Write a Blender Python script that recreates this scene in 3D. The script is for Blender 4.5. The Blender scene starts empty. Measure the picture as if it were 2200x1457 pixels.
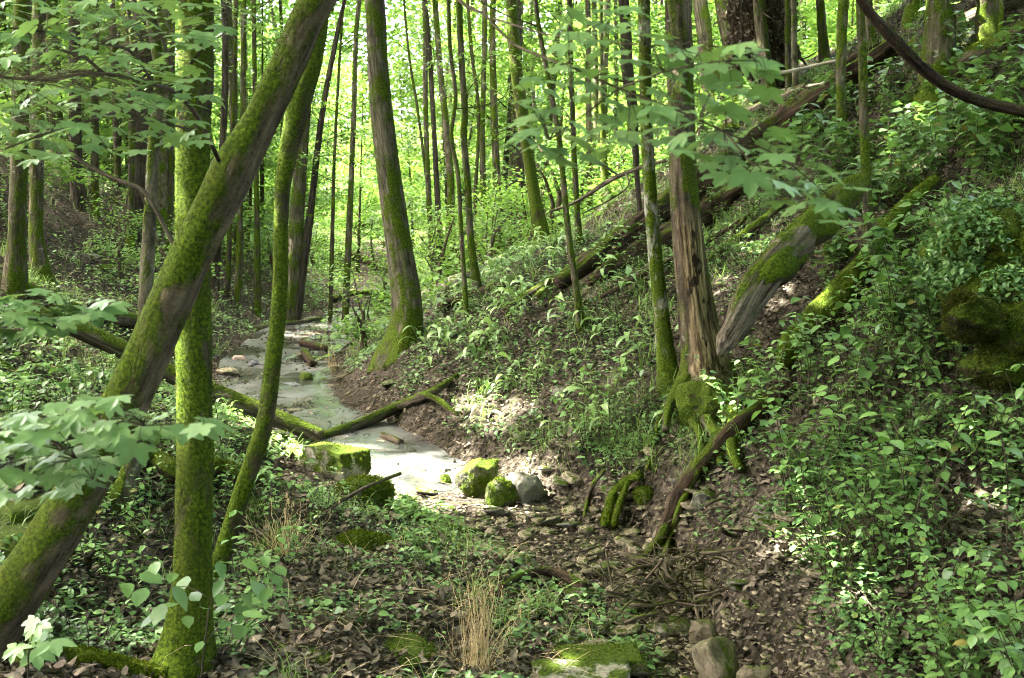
import bpy, math, random
import numpy as np
R_ = math.radians
rng = np.random.default_rng(11)
random.seed(11)
sc = bpy.context.scene
COL = sc.collection

# ------------------------------------------------------------------ camera, sky, sun, exposure
PITCH = R_(5.34)
LENS = 40.0
FPX = 2200 * LENS / 36.0
cam_d = bpy.data.cameras.new("camera")
cam_d.lens = LENS; cam_d.sensor_width = 36; cam_d.clip_end = 600; cam_d.clip_start = 0.05
cam_d.dof.use_dof = True; cam_d.dof.focus_distance = 11.0; cam_d.dof.aperture_fstop = 8.0
cam = bpy.data.objects.new("camera", cam_d); COL.objects.link(cam)
cam.location = (0, 0, 0); cam.rotation_euler = (math.pi / 2 - PITCH, 0, 0)
sc.camera = cam

SUN_EL, SUN_AZ = R_(57), R_(-84)          # azimuth from +Y towards +X
SUN_DIR = np.array([math.sin(SUN_AZ) * math.cos(SUN_EL), math.cos(SUN_AZ) * math.cos(SUN_EL), math.sin(SUN_EL)])
world = bpy.data.worlds.new("World"); sc.world = world; world.use_nodes = True
wn = world.node_tree.nodes; wl = world.node_tree.links
sky = wn.new("ShaderNodeTexSky"); sky.sky_type = 'NISHITA'; sky.sun_disc = False
sky.sun_elevation = SUN_EL; sky.sun_rotation = SUN_AZ
sky.dust_density = 7.0; sky.air_density = 0.4; sky.ozone_density = 0.3
wn["Background"].inputs[1].default_value = 0.15
wl.new(sky.outputs[0], wn["Background"].inputs[0])
sun_d = bpy.data.lights.new("sun", 'SUN'); sun_d.energy = 3.2; sun_d.angle = R_(0.53); sun_d.color = (1, .97, .90)
sun = bpy.data.objects.new("sun", sun_d); COL.objects.link(sun)
from mathutils import Vector
sun.rotation_euler = Vector(SUN_DIR).to_track_quat('Z', 'Y').to_euler()
sc.view_settings.view_transform = 'Standard'; sc.view_settings.look = 'None'
sc.view_settings.gamma = 1; sc.view_settings.exposure = 5.45
cy = sc.cycles
cy.max_bounces = 6; cy.diffuse_bounces = 3; cy.glossy_bounces = 2; cy.transmission_bounces = 4
cy.caustics_reflective = False; cy.caustics_refractive = False
cy.sample_clamp_indirect = 6.0; cy.filter_width = 1.05

# ------------------------------------------------------------------ noise
def _h(ix, iy, iz, seed):
    n = (ix.astype(np.int64) * 374761393 + iy.astype(np.int64) * 668265263 + iz.astype(np.int64) * 2147483647 + seed * 974711) & 0xFFFFFFFF
    n = ((n ^ (n >> 13)) * 1274126177) & 0xFFFFFFFF
    n = (n ^ (n >> 16)) & 0xFFFF
    return n / 32767.5 - 1.0

def vnoise(x, y, z=None, seed=0):
    x = np.asarray(x, float); y = np.asarray(y, float)
    z = np.zeros_like(x) if z is None else np.asarray(z, float)
    ix, iy, iz = np.floor(x), np.floor(y), np.floor(z)
    fx, fy, fz = x - ix, y - iy, z - iz
    fx, fy, fz = (t * t * (3 - 2 * t) for t in (fx, fy, fz))
    r = 0
    for dx in (0, 1):
        for dy in (0, 1):
            for dz in (0, 1):
                w = (fx if dx else 1 - fx) * (fy if dy else 1 - fy) * (fz if dz else 1 - fz)
                r = r + w * _h(ix + dx, iy + dy, iz + dz, seed)
    return r

def fbm(x, y, z=None, seed=0, octv=4, gain=.5):
    a, f, r = 1.0, 1.0, 0
    for i in range(octv):
        r = r + a * vnoise(x * f, y * f, None if z is None else z * f, seed + i * 17)
        a *= gain; f *= 2.03
    return r

# ------------------------------------------------------------------ lie of the land
#          y     bedL   bedR   bedz
BED = np.array([
    [-30,   1.0,   2.6, -3.0], [2,   .6,   1.8, -2.75], [6,   .6,   1.55, -2.68], [7.5, .45,  1.5, -2.60], [8.5, 0,    1.3, -2.5],
    [9.5,  -.6,    .9, -2.42], [10.5, -1.3, 0., -2.35], [11.5, -2.,  -.66, -2.30], [13, -2.9, -1.3, -2.25], [15, -3.9, -2.3, -2.18],
    [18,  -4.6,  -2.95, -2.08], [22, -4.9, -3., -1.95], [26, -4.5, -3.2, -1.85], [32, -4.5, -3.3, -1.80], [45, -6, -4.5, -1.5],
    [70,   -9,    -7,   0.8], [110, -14,  -10,   6.0], [160, -20, -15, 14.0]])
RS = np.array([[-30, .5], [5, .55], [9, .57], [12, .58], [16, .56], [20, .54], [25, .45], [30, .36], [40, .24], [160, .2]])
LG = np.array([[-30, 2.4], [5, 3.0], [7, 2.6], [9, 1.6], [11, .6], [13, .3], [20, .3], [26, .5], [160, 1]])
LS = np.array([[-30, .3], [5, .35], [9, .4], [12, .45], [16, .55], [20, .6], [26, .6], [35, .55], [50, .4], [70, .3], [160, .25]])

def bed(y):
    return tuple(np.interp(y, BED[:, 0], BED[:, i]) for i in (1, 2, 3))

def height(x, y):
    x = np.asarray(x, float); y = np.asarray(y, float)
    wob = .22 * vnoise(x * .7, y * .7, seed=3) + .1 * vnoise(x * 2.1, y * 2.1, seed=4)
    L, Rr, zb = bed(y)
    dxr = np.maximum(x - Rr + wob, 0); dxl = np.maximum(L - x + wob, 0)
    s = np.interp(y, RS[:, 0], RS[:, 1])
    cut = np.interp(y, [5, 6.5, 9.5, 11], [0, .38, .30, .05])
    right = s * dxr + cut * np.clip(dxr / .35, 0, 1) * np.exp(-dxr * .35)
    right = right + .03 * np.maximum(dxr - 4, 0) ** 2 * np.clip((26 - y) / 8, 0, 1)
    right = np.where(right > 8, 8 + (right - 8) * .4, right)
    g = np.interp(y, LG[:, 0], LG[:, 1]); ls = np.interp(y, LS[:, 0], LS[:, 1])
    left = .12 * np.minimum(dxl, g) + ls * np.maximum(dxl - g, 0)
    left = np.where(left > 12, 12 + (left - 12) * .4, left)
    off = np.clip((dxr + dxl) * 1.6, 0, 1)
    near = np.clip((3.8 - y) / 3.0, 0, 1); near = near * near * (3 - 2 * near)
    n = .16 * fbm(x * .45, y * .45, seed=9, octv=3) + .05 * fbm(x * 2.2, y * 2.2, seed=21, octv=3)
    fine = .018 * fbm(x * 7, y * 7, seed=31, octv=3)
    z = zb + right + left + off * n + fine * (.35 + off)
    return z * (1 - near) + np.maximum(z, -1.75) * near

def ray(px, py):
    u, v = (px - 1100) / FPX, -(py - 728.5) / FPX
    c, s = math.cos(PITCH), math.sin(PITCH)
    return np.array([u, c + v * s, v * c - s])          # per unit of depth

def P(px, py, d):
    return ray(px, py) * d

_DD = np.concatenate([np.arange(1.5, 30, .02), np.arange(30, 150, .2)])
def G(px, py, fallback=None):
    r = ray(px, py)
    q = r[None, :] * _DD[:, None]
    below = q[:, 2] < height(q[:, 0], q[:, 1])
    i = int(np.argmax(below))
    if not below[i]:
        return None if fallback is None else fallback
    return float(_DD[i])

def project(V):
    V = np.asarray(V); c, s = math.cos(PITCH), math.sin(PITCH)
    d = V[..., 1] * c - V[..., 2] * s
    v = V[..., 1] * s + V[..., 2] * c
    return 1100 + FPX * V[..., 0] / d, 728.5 - FPX * v / d, d

# ------------------------------------------------------------------ mesh plumbing
def make_mesh(name, V, F, smooth=False, attrs=None):
    """F: list of int arrays, each (n,3) or (n,4)."""
    me = bpy.data.meshes.new(name)
    V = np.ascontiguousarray(V, dtype=np.float32)
    F = [np.asarray(f, dtype=np.int32) for f in F if len(f)]
    me.vertices.add(len(V)); me.vertices.foreach_set("co", V.ravel())
    loops = np.concatenate([f.ravel() for f in F])
    sizes = np.concatenate([np.full(len(f), f.shape[1], np.int32) for f in F])
    starts = np.concatenate([[0], np.cumsum(sizes)[:-1]]).astype(np.int32)
    me.loops.add(len(loops)); me.loops.foreach_set("vertex_index", loops)
    me.polygons.add(len(sizes)); me.polygons.foreach_set("loop_start", starts)
    try: me.polygons.foreach_set("loop_total", sizes)
    except Exception: pass
    if smooth: me.polygons.foreach_set("use_smooth", np.ones(len(sizes), bool))
    for k, a in (attrs or {}).items():
        a = np.ascontiguousarray(a, dtype=np.float32)
        if a.ndim == 2:
            at = me.attributes.new(k, 'FLOAT_VECTOR', 'POINT'); at.data.foreach_set("vector", a.ravel())
        else:
            at = me.attributes.new(k, 'FLOAT', 'POINT'); at.data.foreach_set("value", a)
    me.update(calc_edges=True); me.validate()
    return me

class MB:
    def __init__(s): s.V, s.F, s.n, s.A = [], [], 0, {}
    def add(s, V, F, **attrs):
        V = np.asarray(V, float).reshape(-1, 3)
        s.V.append(V)
        for f in F:
            if len(f): s.F.append(np.asarray(f) + s.n)
        s.n += len(V)
        for k, a in attrs.items(): s.A.setdefault(k, []).append(np.asarray(a, float))
    def mesh(s, name, smooth=False, origin=(0, 0, 0)):
        f3 = [f for f in s.F if f.shape[1] == 3]; f4 = [f for f in s.F if f.shape[1] == 4]
        F = ([np.concatenate(f3)] if f3 else []) + ([np.concatenate(f4)] if f4 else [])
        V = np.concatenate(s.V) - np.asarray(origin)
        return make_mesh(name, V, F, smooth, {k: np.concatenate(a) for k, a in s.A.items()})

def link(name, me, m, parent=None, loc=(0, 0, 0)):
    o = bpy.data.objects.new(name, me); COL.objects.link(o)
    if m is not None and not len(me.materials): me.materials.append(m)
    o.location = loc
    if parent is not None: o.parent = parent
    return o

def empty(name, loc):
    o = bpy.data.objects.new(name, None); COL.objects.link(o); o.location = loc
    o.empty_display_size = .2
    return o

def tag(o, label=None, cat=None, group=None, kind=None):
    if label: o["label"] = label
    if cat: o["category"] = cat
    if group: o["group"] = group
    if kind: o["kind"] = kind
    return o

def copy_tree(o, parent=None):
    c = o.copy(); COL.objects.link(c)
    if parent is not None: c.parent = parent
    for ch in list(o.children): copy_tree(ch, c)
    return c

# ------------------------------------------------------------------ materials
def nodes(name):
    m = bpy.data.materials.new(name); m.use_nodes = True
    nt = m.node_tree
    return m, nt, nt.nodes["Principled BSDF"], nt.nodes["Material Output"]

def N(nt, t, **kw):
    n = nt.nodes.new(t)
    for k, v in kw.items():
        if k.startswith("i_"):
            key = k[2:]; key = int(key) if key.isdigit() else key.replace("_", " ")
            n.inputs[key].default_value = v
        else: setattr(n, k, v)
    return n

def ramp(nt, fac, stops, interp='LINEAR'):
    r = nt.nodes.new("ShaderNodeValToRGB"); r.color_ramp.interpolation = interp
    e = r.color_ramp.elements
    while len(e) < len(stops): e.new(.5)
    for el, (p, c) in zip(e, stops):
        el.position = p; el.color = (*c, 1) if len(c) == 3 else c
    nt.links.new(fac, r.inputs[0]); return r.outputs[0]

def noise(nt, vec, scale, detail=4, rough=.55, dist=0):
    n = N(nt, "ShaderNodeTexNoise"); n.inputs["Scale"].default_value = scale
    n.inputs["Detail"].default_value = detail; n.inputs["Roughness"].default_value = rough
    n.inputs["Distortion"].default_value = dist
    if vec is not None: nt.links.new(vec, n.inputs["Vector"])
    return n.outputs["Fac"]

def mixc(nt, fac, a, b):
    m = N(nt, "ShaderNodeMix", data_type='RGBA')
    for s, v in ((0, fac), (6, a), (7, b)):
        if isinstance(v, bpy.types.NodeSocket): nt.links.new(v, m.inputs[s])
        else: m.inputs[s].default_value = v if s == 0 else (*v, 1)
    return m.outputs[2]

def math_(nt, op, a, b=None, clamp=False):
    m = N(nt, "ShaderNodeMath", operation=op, use_clamp=clamp)
    for i, v in ((0, a), (1, b)):
        if v is None: continue
        if isinstance(v, bpy.types.NodeSocket): nt.links.new(v, m.inputs[i])
        else: m.inputs[i].default_value = v
    return m.outputs[0]

def maprange(nt, v, a, b, c=0, d=1):
    m = N(nt, "ShaderNodeMapRange"); m.clamp = True
    nt.links.new(v, m.inputs[0])
    for i, x in zip((1, 2, 3, 4), (a, b, c, d)): m.inputs[i].default_value = x
    return m.outputs[0]

def bump(nt, bsdf, h, strength, dist=.02):
    b = N(nt, "ShaderNodeBump"); b.inputs["Strength"].default_value = strength; b.inputs["Distance"].default_value = dist
    nt.links.new(h, b.inputs["Height"]); nt.links.new(b.outputs[0], bsdf.inputs["Normal"])

def vscale(nt, v, s):
    m = N(nt, "ShaderNodeMapping"); m.inputs["Scale"].default_value = s
    nt.links.new(v, m.inputs[0]); return m.outputs[0]

MOSS_A, MOSS_B, MOSS_C = (.012, .021, .002), (.042, .066, .004), (.090, .122, .006)
def bark_mat(name, dark, light, moss, ridge=1.0, furrow=(22, 22, 3.5), lichen=0., up=.35, low=0.):
    """bark with moss: `moss` sets how much of the trunk is covered, `low` adds moss near the foot."""
    m, nt, b, out = nodes(name)
    tc = N(nt, "ShaderNodeAttribute", attribute_name="tc").outputs["Vector"]
    fz = noise(nt, vscale(nt, tc, furrow), 1.0, 5, .6)
    fine = noise(nt, tc, 70, 3, .6)
    f = math_(nt, 'ADD', math_(nt, 'MULTIPLY', fz, .75), math_(nt, 'MULTIPLY', fine, .25))
    col = ramp(nt, f, [(.36, dark), (.62, light)])
    patch = noise(nt, tc, 4.0, 3, .5)
    col = mixc(nt, maprange(nt, patch, .52, .72, 0, .6), col, tuple(c * .55 for c in dark))
    if lichen:
        l = noise(nt, tc, 9, 5, .65)
        col = mixc(nt, maprange(nt, l, .66 - .12 * lichen, .72 - .1 * lichen, 0, .8), col, (.19, .20, .15))
    if name == 'rotting_snag_wood':
        ba = N(nt, "ShaderNodeAttribute", attribute_name="bare").outputs["Fac"]
        st = noise(nt, vscale(nt, tc, (30, 30, 2.2)), 1.0, 5, .65); ho = noise(nt, vscale(nt, tc, (1, 1, .6)), 9, 3, .5)
        wood = ramp(nt, st, [(.36, (.012, .008, .005)), (.48, (.075, .054, .028)), (.68, (.30, .235, .13))])
        wood = mixc(nt, maprange(nt, ho, .6, .66, 0, .95), wood, (.010, .007, .005))
        col = mixc(nt, ba, col, wood)
    mn = noise(nt, vscale(nt, tc, (1, 1, .55)), 5.5, 6, .62, .3)
    nm = N(nt, "ShaderNodeNewGeometry").outputs["Normal"]
    sp = N(nt, "ShaderNodeSeparateXYZ"); nt.links.new(nm, sp.inputs[0])
    upz = math_(nt, 'MULTIPLY', sp.outputs[2], up)
    val = math_(nt, 'ADD', mn, upz)
    if low:
        z = N(nt, "ShaderNodeSeparateXYZ"); nt.links.new(tc, z.inputs[0])
        val = math_(nt, 'ADD', val, maprange(nt, z.outputs[2], 0.0, 1.6, low, 0))
    th = .95 - moss
    if name == 'rotting_snag_wood': val = math_(nt, 'SUBTRACT', val, math_(nt, 'MULTIPLY', ba, .35))
    mask = maprange(nt, val, th - .05, th + .06)
    mfine = noise(nt, tc, 55, 4, .7)
    mc = ramp(nt, mfine, [(.36, MOSS_A), (.54, MOSS_B), (.72, MOSS_C)])
    mbig = noise(nt, tc, 2.6, 3, .5)
    mc = mixc(nt, maprange(nt, mbig, .45, .7, 0, .55), mc, (.03, .035, .006))
    nt.links.new(mixc(nt, mask, col, mc), b.inputs["Base Color"])
    b.inputs["Roughness"].default_value = .9; b.inputs["Specular IOR Level"].default_value = .06
    hgt = math_(nt, 'ADD', math_(nt, 'MULTIPLY', f, ridge), math_(nt, 'MULTIPLY', math_(nt, 'ADD', math_(nt, 'MULTIPLY', mfine, .45), .5), mask))
    bump(nt, b, hgt, .9, .025)
    return m

def leaf_mat(name, c1, c2, trans=(.16, .26, .02), tfac=.4, rough=.5, spec=.35, dead=0.):
    m, nt, b, out = nodes(name)
    rn = N(nt, "ShaderNodeAttribute", attribute_name="rnd").outputs["Fac"]
    stops = [(0, c1), (.9, c2)]
    if dead: stops += [(.982, c2), (.99, (.20, .13, .03))]
    col = ramp(nt, rn, stops)
    obj = N(nt, "ShaderNodeTexCoord").outputs["Object"]
    col = mixc(nt, maprange(nt, noise(nt, obj, 45, 2), .45, .75, 0, .35), col, tuple(x * .6 for x in c1))
    nt.links.new(col, b.inputs["Base Color"])
    b.inputs["Roughness"].default_value = rough; b.inputs["Specular IOR Level"].default_value = spec
    t = N(nt, "ShaderNodeBsdfTranslucent"); t.inputs["Color"].default_value = (*trans, 1)
    tcol = mixc(nt, .45, trans, col); nt.links.new(tcol, t.inputs["Color"])
    ms = N(nt, "ShaderNodeMixShader"); ms.inputs[0].default_value = tfac
    nt.links.new(b.outputs[0], ms.inputs[1]); nt.links.new(t.outputs[0], ms.inputs[2])
    nt.links.new(ms.outputs[0], out.inputs["Surface"])
    return m

def rock_mat(name, dark, light, moss, stain=.4, wet=0.):
    m, nt, b, out = nodes(name)
    obj = N(nt, "ShaderNodeTexCoord").outputs["Object"]
    n1 = noise(nt, obj, 5, 6, .65); n2 = noise(nt, obj, 38, 4, .7)
    f = math_(nt, 'ADD', math_(nt, 'MULTIPLY', n1, .6), math_(nt, 'MULTIPLY', n2, .4))
    col = ramp(nt, f, [(.36, dark), (.62, light)])
    st = noise(nt, vscale(nt, obj, (1, 1, 6)), 3, 4, .6)
    col = mixc(nt, maprange(nt, st, .5, .65, 0, stain), col, (.07, .055, .03))
    nm = N(nt, "ShaderNodeNewGeometry").outputs["Normal"]
    sp = N(nt, "ShaderNodeSeparateXYZ"); nt.links.new(nm, sp.inputs[0])
    mv = math_(nt, 'ADD', noise(nt, obj, 4.5, 6, .65, .4), math_(nt, 'MULTIPLY', sp.outputs[2], .14))
    th = .98 - moss
    mask = maprange(nt, mv, th - .04, th + .05)
    mf = noise(nt, obj, 60, 4, .7)
    mc = ramp(nt, mf, [(.32, MOSS_A), (.52, MOSS_B), (.72, MOSS_C)])
    nt.links.new(mixc(nt, mask, col, mc), b.inputs["Base Color"])
    b.inputs["Roughness"].default_value = .88 - wet * .5; b.inputs["Specular IOR Level"].default_value = .1 + .3 * wet
    bump(nt, b, math_(nt, 'ADD', f, math_(nt, 'MULTIPLY', mf, mask)), .8, .03)
    return m

M = {}
M['moss_heavy'] = bark_mat('moss_covered_bark', (.016, .013, .007), (.06, .05, .028), .53, .8, low=.15)
M['moss_most'] = bark_mat('moss_and_bare_bark', (.022, .017, .010), (.12, .095, .054), .53, .8, low=.1)
M['moss_mid'] = bark_mat('half_mossy_bark', (.016, .013, .008), (.095, .082, .052), .44, 1.2, low=.22, lichen=.4)
M['bark_grey'] = bark_mat('grey_furrowed_bark', (.012, .010, .007), (.105, .092, .060), .42, 1.6, (26, 26, 3), low=.28)
M['bark_dark'] = bark_mat('dark_furrowed_bark', (.007, .006, .004), (.055, .045, .032), .26, 2.0, (24, 24, 2.6), low=.2)
M['bark_pale'] = bark_mat('pale_lichened_bark', (.022, .019, .012), (.115, .10, .064), .43, .6, (14, 14, 6), lichen=.6, low=.25)
M['bark_thin'] = bark_mat('thin_dark_mossy_bark', (.012, .010, .006), (.065, .056, .035), .42, .8, low=.15)
M['rotten'] = bark_mat('rotten_dark_wood', (.006, .004, .003), (.062, .042, .027), .22, 2.4, (30, 30, 2.2), up=.30)
M['log_moss'] = bark_mat('mossy_log_bark', (.014, .011, .007), (.095, .08, .053), .38, 1.5, (24, 24, 2.5), up=.28)
M['grey_wood'] = bark_mat('bare_grey_wood', (.014, .011, .008), (.17, .142, .10), .33, 2.6, (45, 45, 1.6), up=.2)
M['pale_wood'] = bark_mat('sun_bleached_wood', (.16, .13, .10), (.46, .40, .33), .14, 1.6, (40, 40, 2), up=.1)
M['white_moss'] = bark_mat('white_bark_with_moss', (.085, .08, .06), (.30, .285, .235), .51, .7, (14, 14, 5), low=.2)
M['twig'] = bark_mat('twig_bark', (.018, .014, .009), (.10, .08, .054), .12, .6)
M['snag'] = bark_mat('rotting_snag_wood', (.012, .009, .006), (.10, .08, .052), .42, 2.2, (24, 24, 2.4), lichen=.3, up=.3, low=.12)

M['maple'] = leaf_mat('maple_leaf', (.100, .190, .068), (.200, .32, .115), (.20, .34, .04), .33, .45, .45)
M['broad'] = leaf_mat('broad_leaf', (.050, .115, .034), (.115, .21, .055), (.15, .27, .03), .33, .42, .45, dead=1)
M['seed'] = leaf_mat('seedling_leaf', (.060, .135, .034), (.165, .29, .075), (.14, .26, .022), .33, .45, .4, dead=1)
M['cover'] = leaf_mat('ground_cover_leaf', (.040, .095, .030), (.13, .23, .065), (.10, .19, .02), .28, .5, .35)
M['under'] = leaf_mat('understory_leaf', (.045, .105, .016), (.115, .215, .036), (.17, .30, .034), .46, .5, .3)
M['canopy'] = leaf_mat('canopy_leaf', (.05, .11, .015), (.10, .18, .025), (.20, .32, .02), .42, .5, .3)
M['grassm'] = leaf_mat('grass_blade', (.06, .12, .022), (.18, .27, .06), (.15, .24, .03), .35, .5, .35)
M['lance'] = leaf_mat('arching_leaf', (.085, .17, .045), (.22, .33, .11), (.16, .26, .035), .33, .4, .5, dead=1)
M['straw'] = leaf_mat('dry_straw', (.22, .165, .08), (.52, .41, .22), (.3, .2, .08), .2, .6, .3)
M['litter'] = leaf_mat('dead_leaf', (.012, .0098, .0068), (.150, .125, .090), (.10, .06, .03), .08, .8, .08)
M['mossy'] = leaf_mat('moss_tuft', (.020, .034, .003), (.084, .116, .006), (.085, .12, .004), .22, .9, .03)
M['dark_moss'] = leaf_mat('dark_moss_tuft', (.010, .014, .002), (.070, .078, .008), (.06, .07, .006), .25, .85, .1)
M['rock_grey'] = rock_mat('grey_limestone', (.06, .056, .042), (.25, .235, .18), .40)
M['rock_moss'] = rock_mat('mossy_limestone', (.03, .028, .018), (.16, .15, .105), .52)
M['rock_deepmoss'] = rock_mat('deep_mossed_rock', (.008, .007, .004), (.045, .038, .020), .56)
M['rock_pale'] = rock_mat('pale_limestone', (.09, .085, .062), (.25, .235, .18), .30, .3)
M['rock_brown'] = rock_mat('brown_stained_stone', (.035, .029, .018), (.135, .115, .075), .36, .6)
M['rock_slab'] = rock_mat('pale_worn_slab', (.08, .075, .055), (.30, .28, .22), .38)
M['rock_block'] = rock_mat('pale_block_stone', (.07, .067, .048), (.26, .245, .185), .50)
M['stone'] = rock_mat('creek_stone', (.055, .047, .030), (.29, .25, .165), .32, .5)
M['stone_pink'] = rock_mat('pinkish_stone', (.22, .15, .12), (.40, .30, .24), .15, .2)
M['stone_wet'] = rock_mat('wet_dark_stone', (.035, .034, .038), (.12, .115, .12), .2, .2, 1.)

def ground_mat():
    m, nt, b, out = nodes('forest_floor')
    obj = N(nt, "ShaderNodeTexCoord").outputs["Object"]
    n1 = noise(nt, obj, 1.3, 5, .6); n2 = noise(nt, obj, 16, 5, .65); n3 = noise(nt, obj, 60, 3, .7)
    col = ramp(nt, n2, [(.36, (.004, .0033, .0022)), (.5, (.019, .0155, .0105)), (.70, (.066, .055, .038))])
    v = N(nt, "ShaderNodeTexVoronoi", feature='F1'); v.inputs["Scale"].default_value = 24; v.inputs["Randomness"].default_value = 1
    nt.links.new(obj, v.inputs["Vector"])
    hs = N(nt, "ShaderNodeSeparateColor"); nt.links.new(v.outputs["Color"], hs.inputs[0])
    lit = ramp(nt, hs.outputs[0], [(0, (.006, .005, .0035)), (.45, (.036, .030, .021)), (1, (.115, .095, .067))])
    col = mixc(nt, maprange(nt, n1, .38, .6, .25, .75), col, lit)
    gm = N(nt, "ShaderNodeAttribute", attribute_name="green").outputs["Fac"]
    gn = math_(nt, 'ADD', noise(nt, obj, 3.2, 5, .6), gm)
    gc = ramp(nt, n3, [(.3, (.016, .026, .005)), (.55, (.05, .085, .012)), (.75, (.11, .15, .02))])
    col = mixc(nt, maprange(nt, gn, .62, .72, 0, .8), col, gc)
    nt.links.new(col, b.inputs["Base Color"])
    b.inputs["Roughness"].default_value = .95; b.inputs["Specular IOR Level"].default_value = .05
    bump(nt, b, math_(nt, 'ADD', n2, math_(nt, 'MULTIPLY', v.outputs["Distance"], .6)), .9, .05)
    return m
M['ground'] = ground_mat()

def creek_mat():
    m, nt, b, out = nodes('wet_bedrock')
    obj = N(nt, "ShaderNodeTexCoord").outputs["Object"]
    n1 = noise(nt, vscale(nt, obj, (1, .55, 1)), 1.6, 6, .6, .3); n2 = noise(nt, obj, 22, 4, .65)
    f = math_(nt, 'ADD', math_(nt, 'MULTIPLY', n1, .7), math_(nt, 'MULTIPLY', n2, .3))
    col = ramp(nt, f, [(.36, (.012, .012, .011)), (.5, (.040, .040, .037)), (.70, (.085, .084, .077))])
    al = noise(nt, obj, 2.3, 5, .65)
    col = mixc(nt, maprange(nt, al, .62, .72, 0, .6), col, (.055, .062, .018))
    mud = noise(nt, obj, 3.4, 6, .7)
    col = mixc(nt, maprange(nt, mud, .51, .58, 0, .85), col, (.032, .026, .018))
    nt.links.new(col, b.inputs["Base Color"])
    nt.links.new(maprange(nt, n1, .42, .60, .16, .5), b.inputs["Roughness"])
    b.inputs["Specular IOR Level"].default_value = .32
    bump(nt, b, f, .45, .02)
    return m
M['creek'] = creek_mat()

# ------------------------------------------------------------------ shape helpers
def smooth_path(Q, n_per=6):
    Q = np.asarray(Q, float)
    if len(Q) < 3:
        t = np.linspace(0, 1, n_per * 2)[:, None]
        return Q[0] * (1 - t) + Q[-1] * t
    E = np.vstack([2 * Q[0] - Q[1], Q, 2 * Q[-1] - Q[-2]])
    out = []
    for i in range(1, len(E) - 2):
        p0, p1, p2, p3 = E[i - 1], E[i], E[i + 1], E[i + 2]
        t = np.linspace(0, 1, n_per, endpoint=False)[:, None]
        out.append(.5 * ((2 * p1) + (-p0 + p2) * t + (2 * p0 - 5 * p1 + 4 * p2 - p3) * t ** 2 + (-p0 + 3 * p1 - 3 * p2 + p3) * t ** 3))
    out.append(Q[-1:]); return np.vstack(out)

def tube(mb, pts, rad, nseg=10, rough=.06, seed=0, step=None, flare=0., z0=0., lump=3.0, ridges=0., bare=None):
    """adds a bark tube along pts (k,3) with radii (k,); attribute tc = unrolled bark coordinate"""
    Q = np.column_stack([np.asarray(pts, float), np.asarray(rad, float)])
    S = smooth_path(Q, 8)
    seg = np.r_[0, np.cumsum(np.linalg.norm(np.diff(S[:, :3], axis=0), axis=1))]
    if step:
        k = max(4, int(seg[-1] / step)); t = np.linspace(0, seg[-1], k)
        S = np.column_stack([np.interp(t, seg, S[:, i]) for i in range(4)]); seg = t
    C, r = S[:, :3], np.maximum(S[:, 3], .0008); n = len(C)
    T = np.gradient(C, axis=0); T /= np.linalg.norm(T, axis=1)[:, None] + 1e-9
    a = np.array([0, 1., 0]) if abs(T[0, 1]) < .8 else np.array([1., 0, 0])
    u = a - T[0] * a.dot(T[0]); u /= np.linalg.norm(u)
    U = np.empty_like(C)
    for i in range(n):
        u = u - T[i] * u.dot(T[i]); u /= np.linalg.norm(u); U[i] = u
    W = np.cross(T, U)
    th = np.linspace(0, 2 * np.pi, nseg, endpoint=False)
    ct, st = np.cos(th)[None, :], np.sin(th)[None, :]
    s = seg[:, None] + 0 * ct
    mult = 1 + rough * fbm(ct * 1.5 + 0 * s, st * 1.5 + 0 * s, s / (r.mean() * lump), seed=seed, octv=3)
    if ridges:
        mult = mult + ridges * vnoise(ct * 5 + 0 * s, st * 5 + 0 * s, s / (r.mean() * 5), seed=seed + 5)
    if flare:
        e = np.exp(-s / (r[0] * 3.2)); mult = mult + flare * e * np.maximum(0, vnoise(ct * 1.6 + 0 * s, st * 1.6 + 0 * s, 0 * s, seed=seed + 9) + .25)
    rr = r[:, None] * mult
    V = C[:, None, :] + rr[:, :, None] * (ct[:, :, None] * U[:, None, :] + st[:, :, None] * W[:, None, :])
    i, j = np.meshgrid(np.arange(n - 1), np.arange(nseg), indexing='ij'); j2 = (j + 1) % nseg
    F = np.stack([i * nseg + j, i * nseg + j2, (i + 1) * nseg + j2, (i + 1) * nseg + j], -1).reshape(-1, 4)
    tc = np.stack([r[:, None] * ct + 0 * s, r[:, None] * st + 0 * s, s + z0], -1).reshape(-1, 3)
    VV = V.reshape(-1, 3)
    caps = []
    for ring, tip in ((0, C[0] - T[0] * r[0] * .15), (n - 1, C[-1] + T[-1] * r[-1] * .15)):
        VV = np.vstack([VV, tip]); tc = np.vstack([tc, [0, 0, seg[ring] + z0]])
        q = ring * nseg; idx = len(VV) - 1; jj = np.arange(nseg)
        a_, b_ = q + jj, q + (jj + 1) % nseg
        caps.append(np.stack([np.full(nseg, idx), b_, a_] if ring == 0 else [np.full(nseg, idx), a_, b_], -1))
    at = dict(tc=tc + seed * 1.37)
    if bare:
        dv = VV - np.vstack([np.repeat(C, nseg, 0), C[:1], C[-1:]]); dv /= np.linalg.norm(dv, axis=1)[:, None] + 1e-9
        at['bare'] = bare(VV, dv)
    mb.add(VV, [F] + caps, **at)
    return C, r, U, W, T

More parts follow.
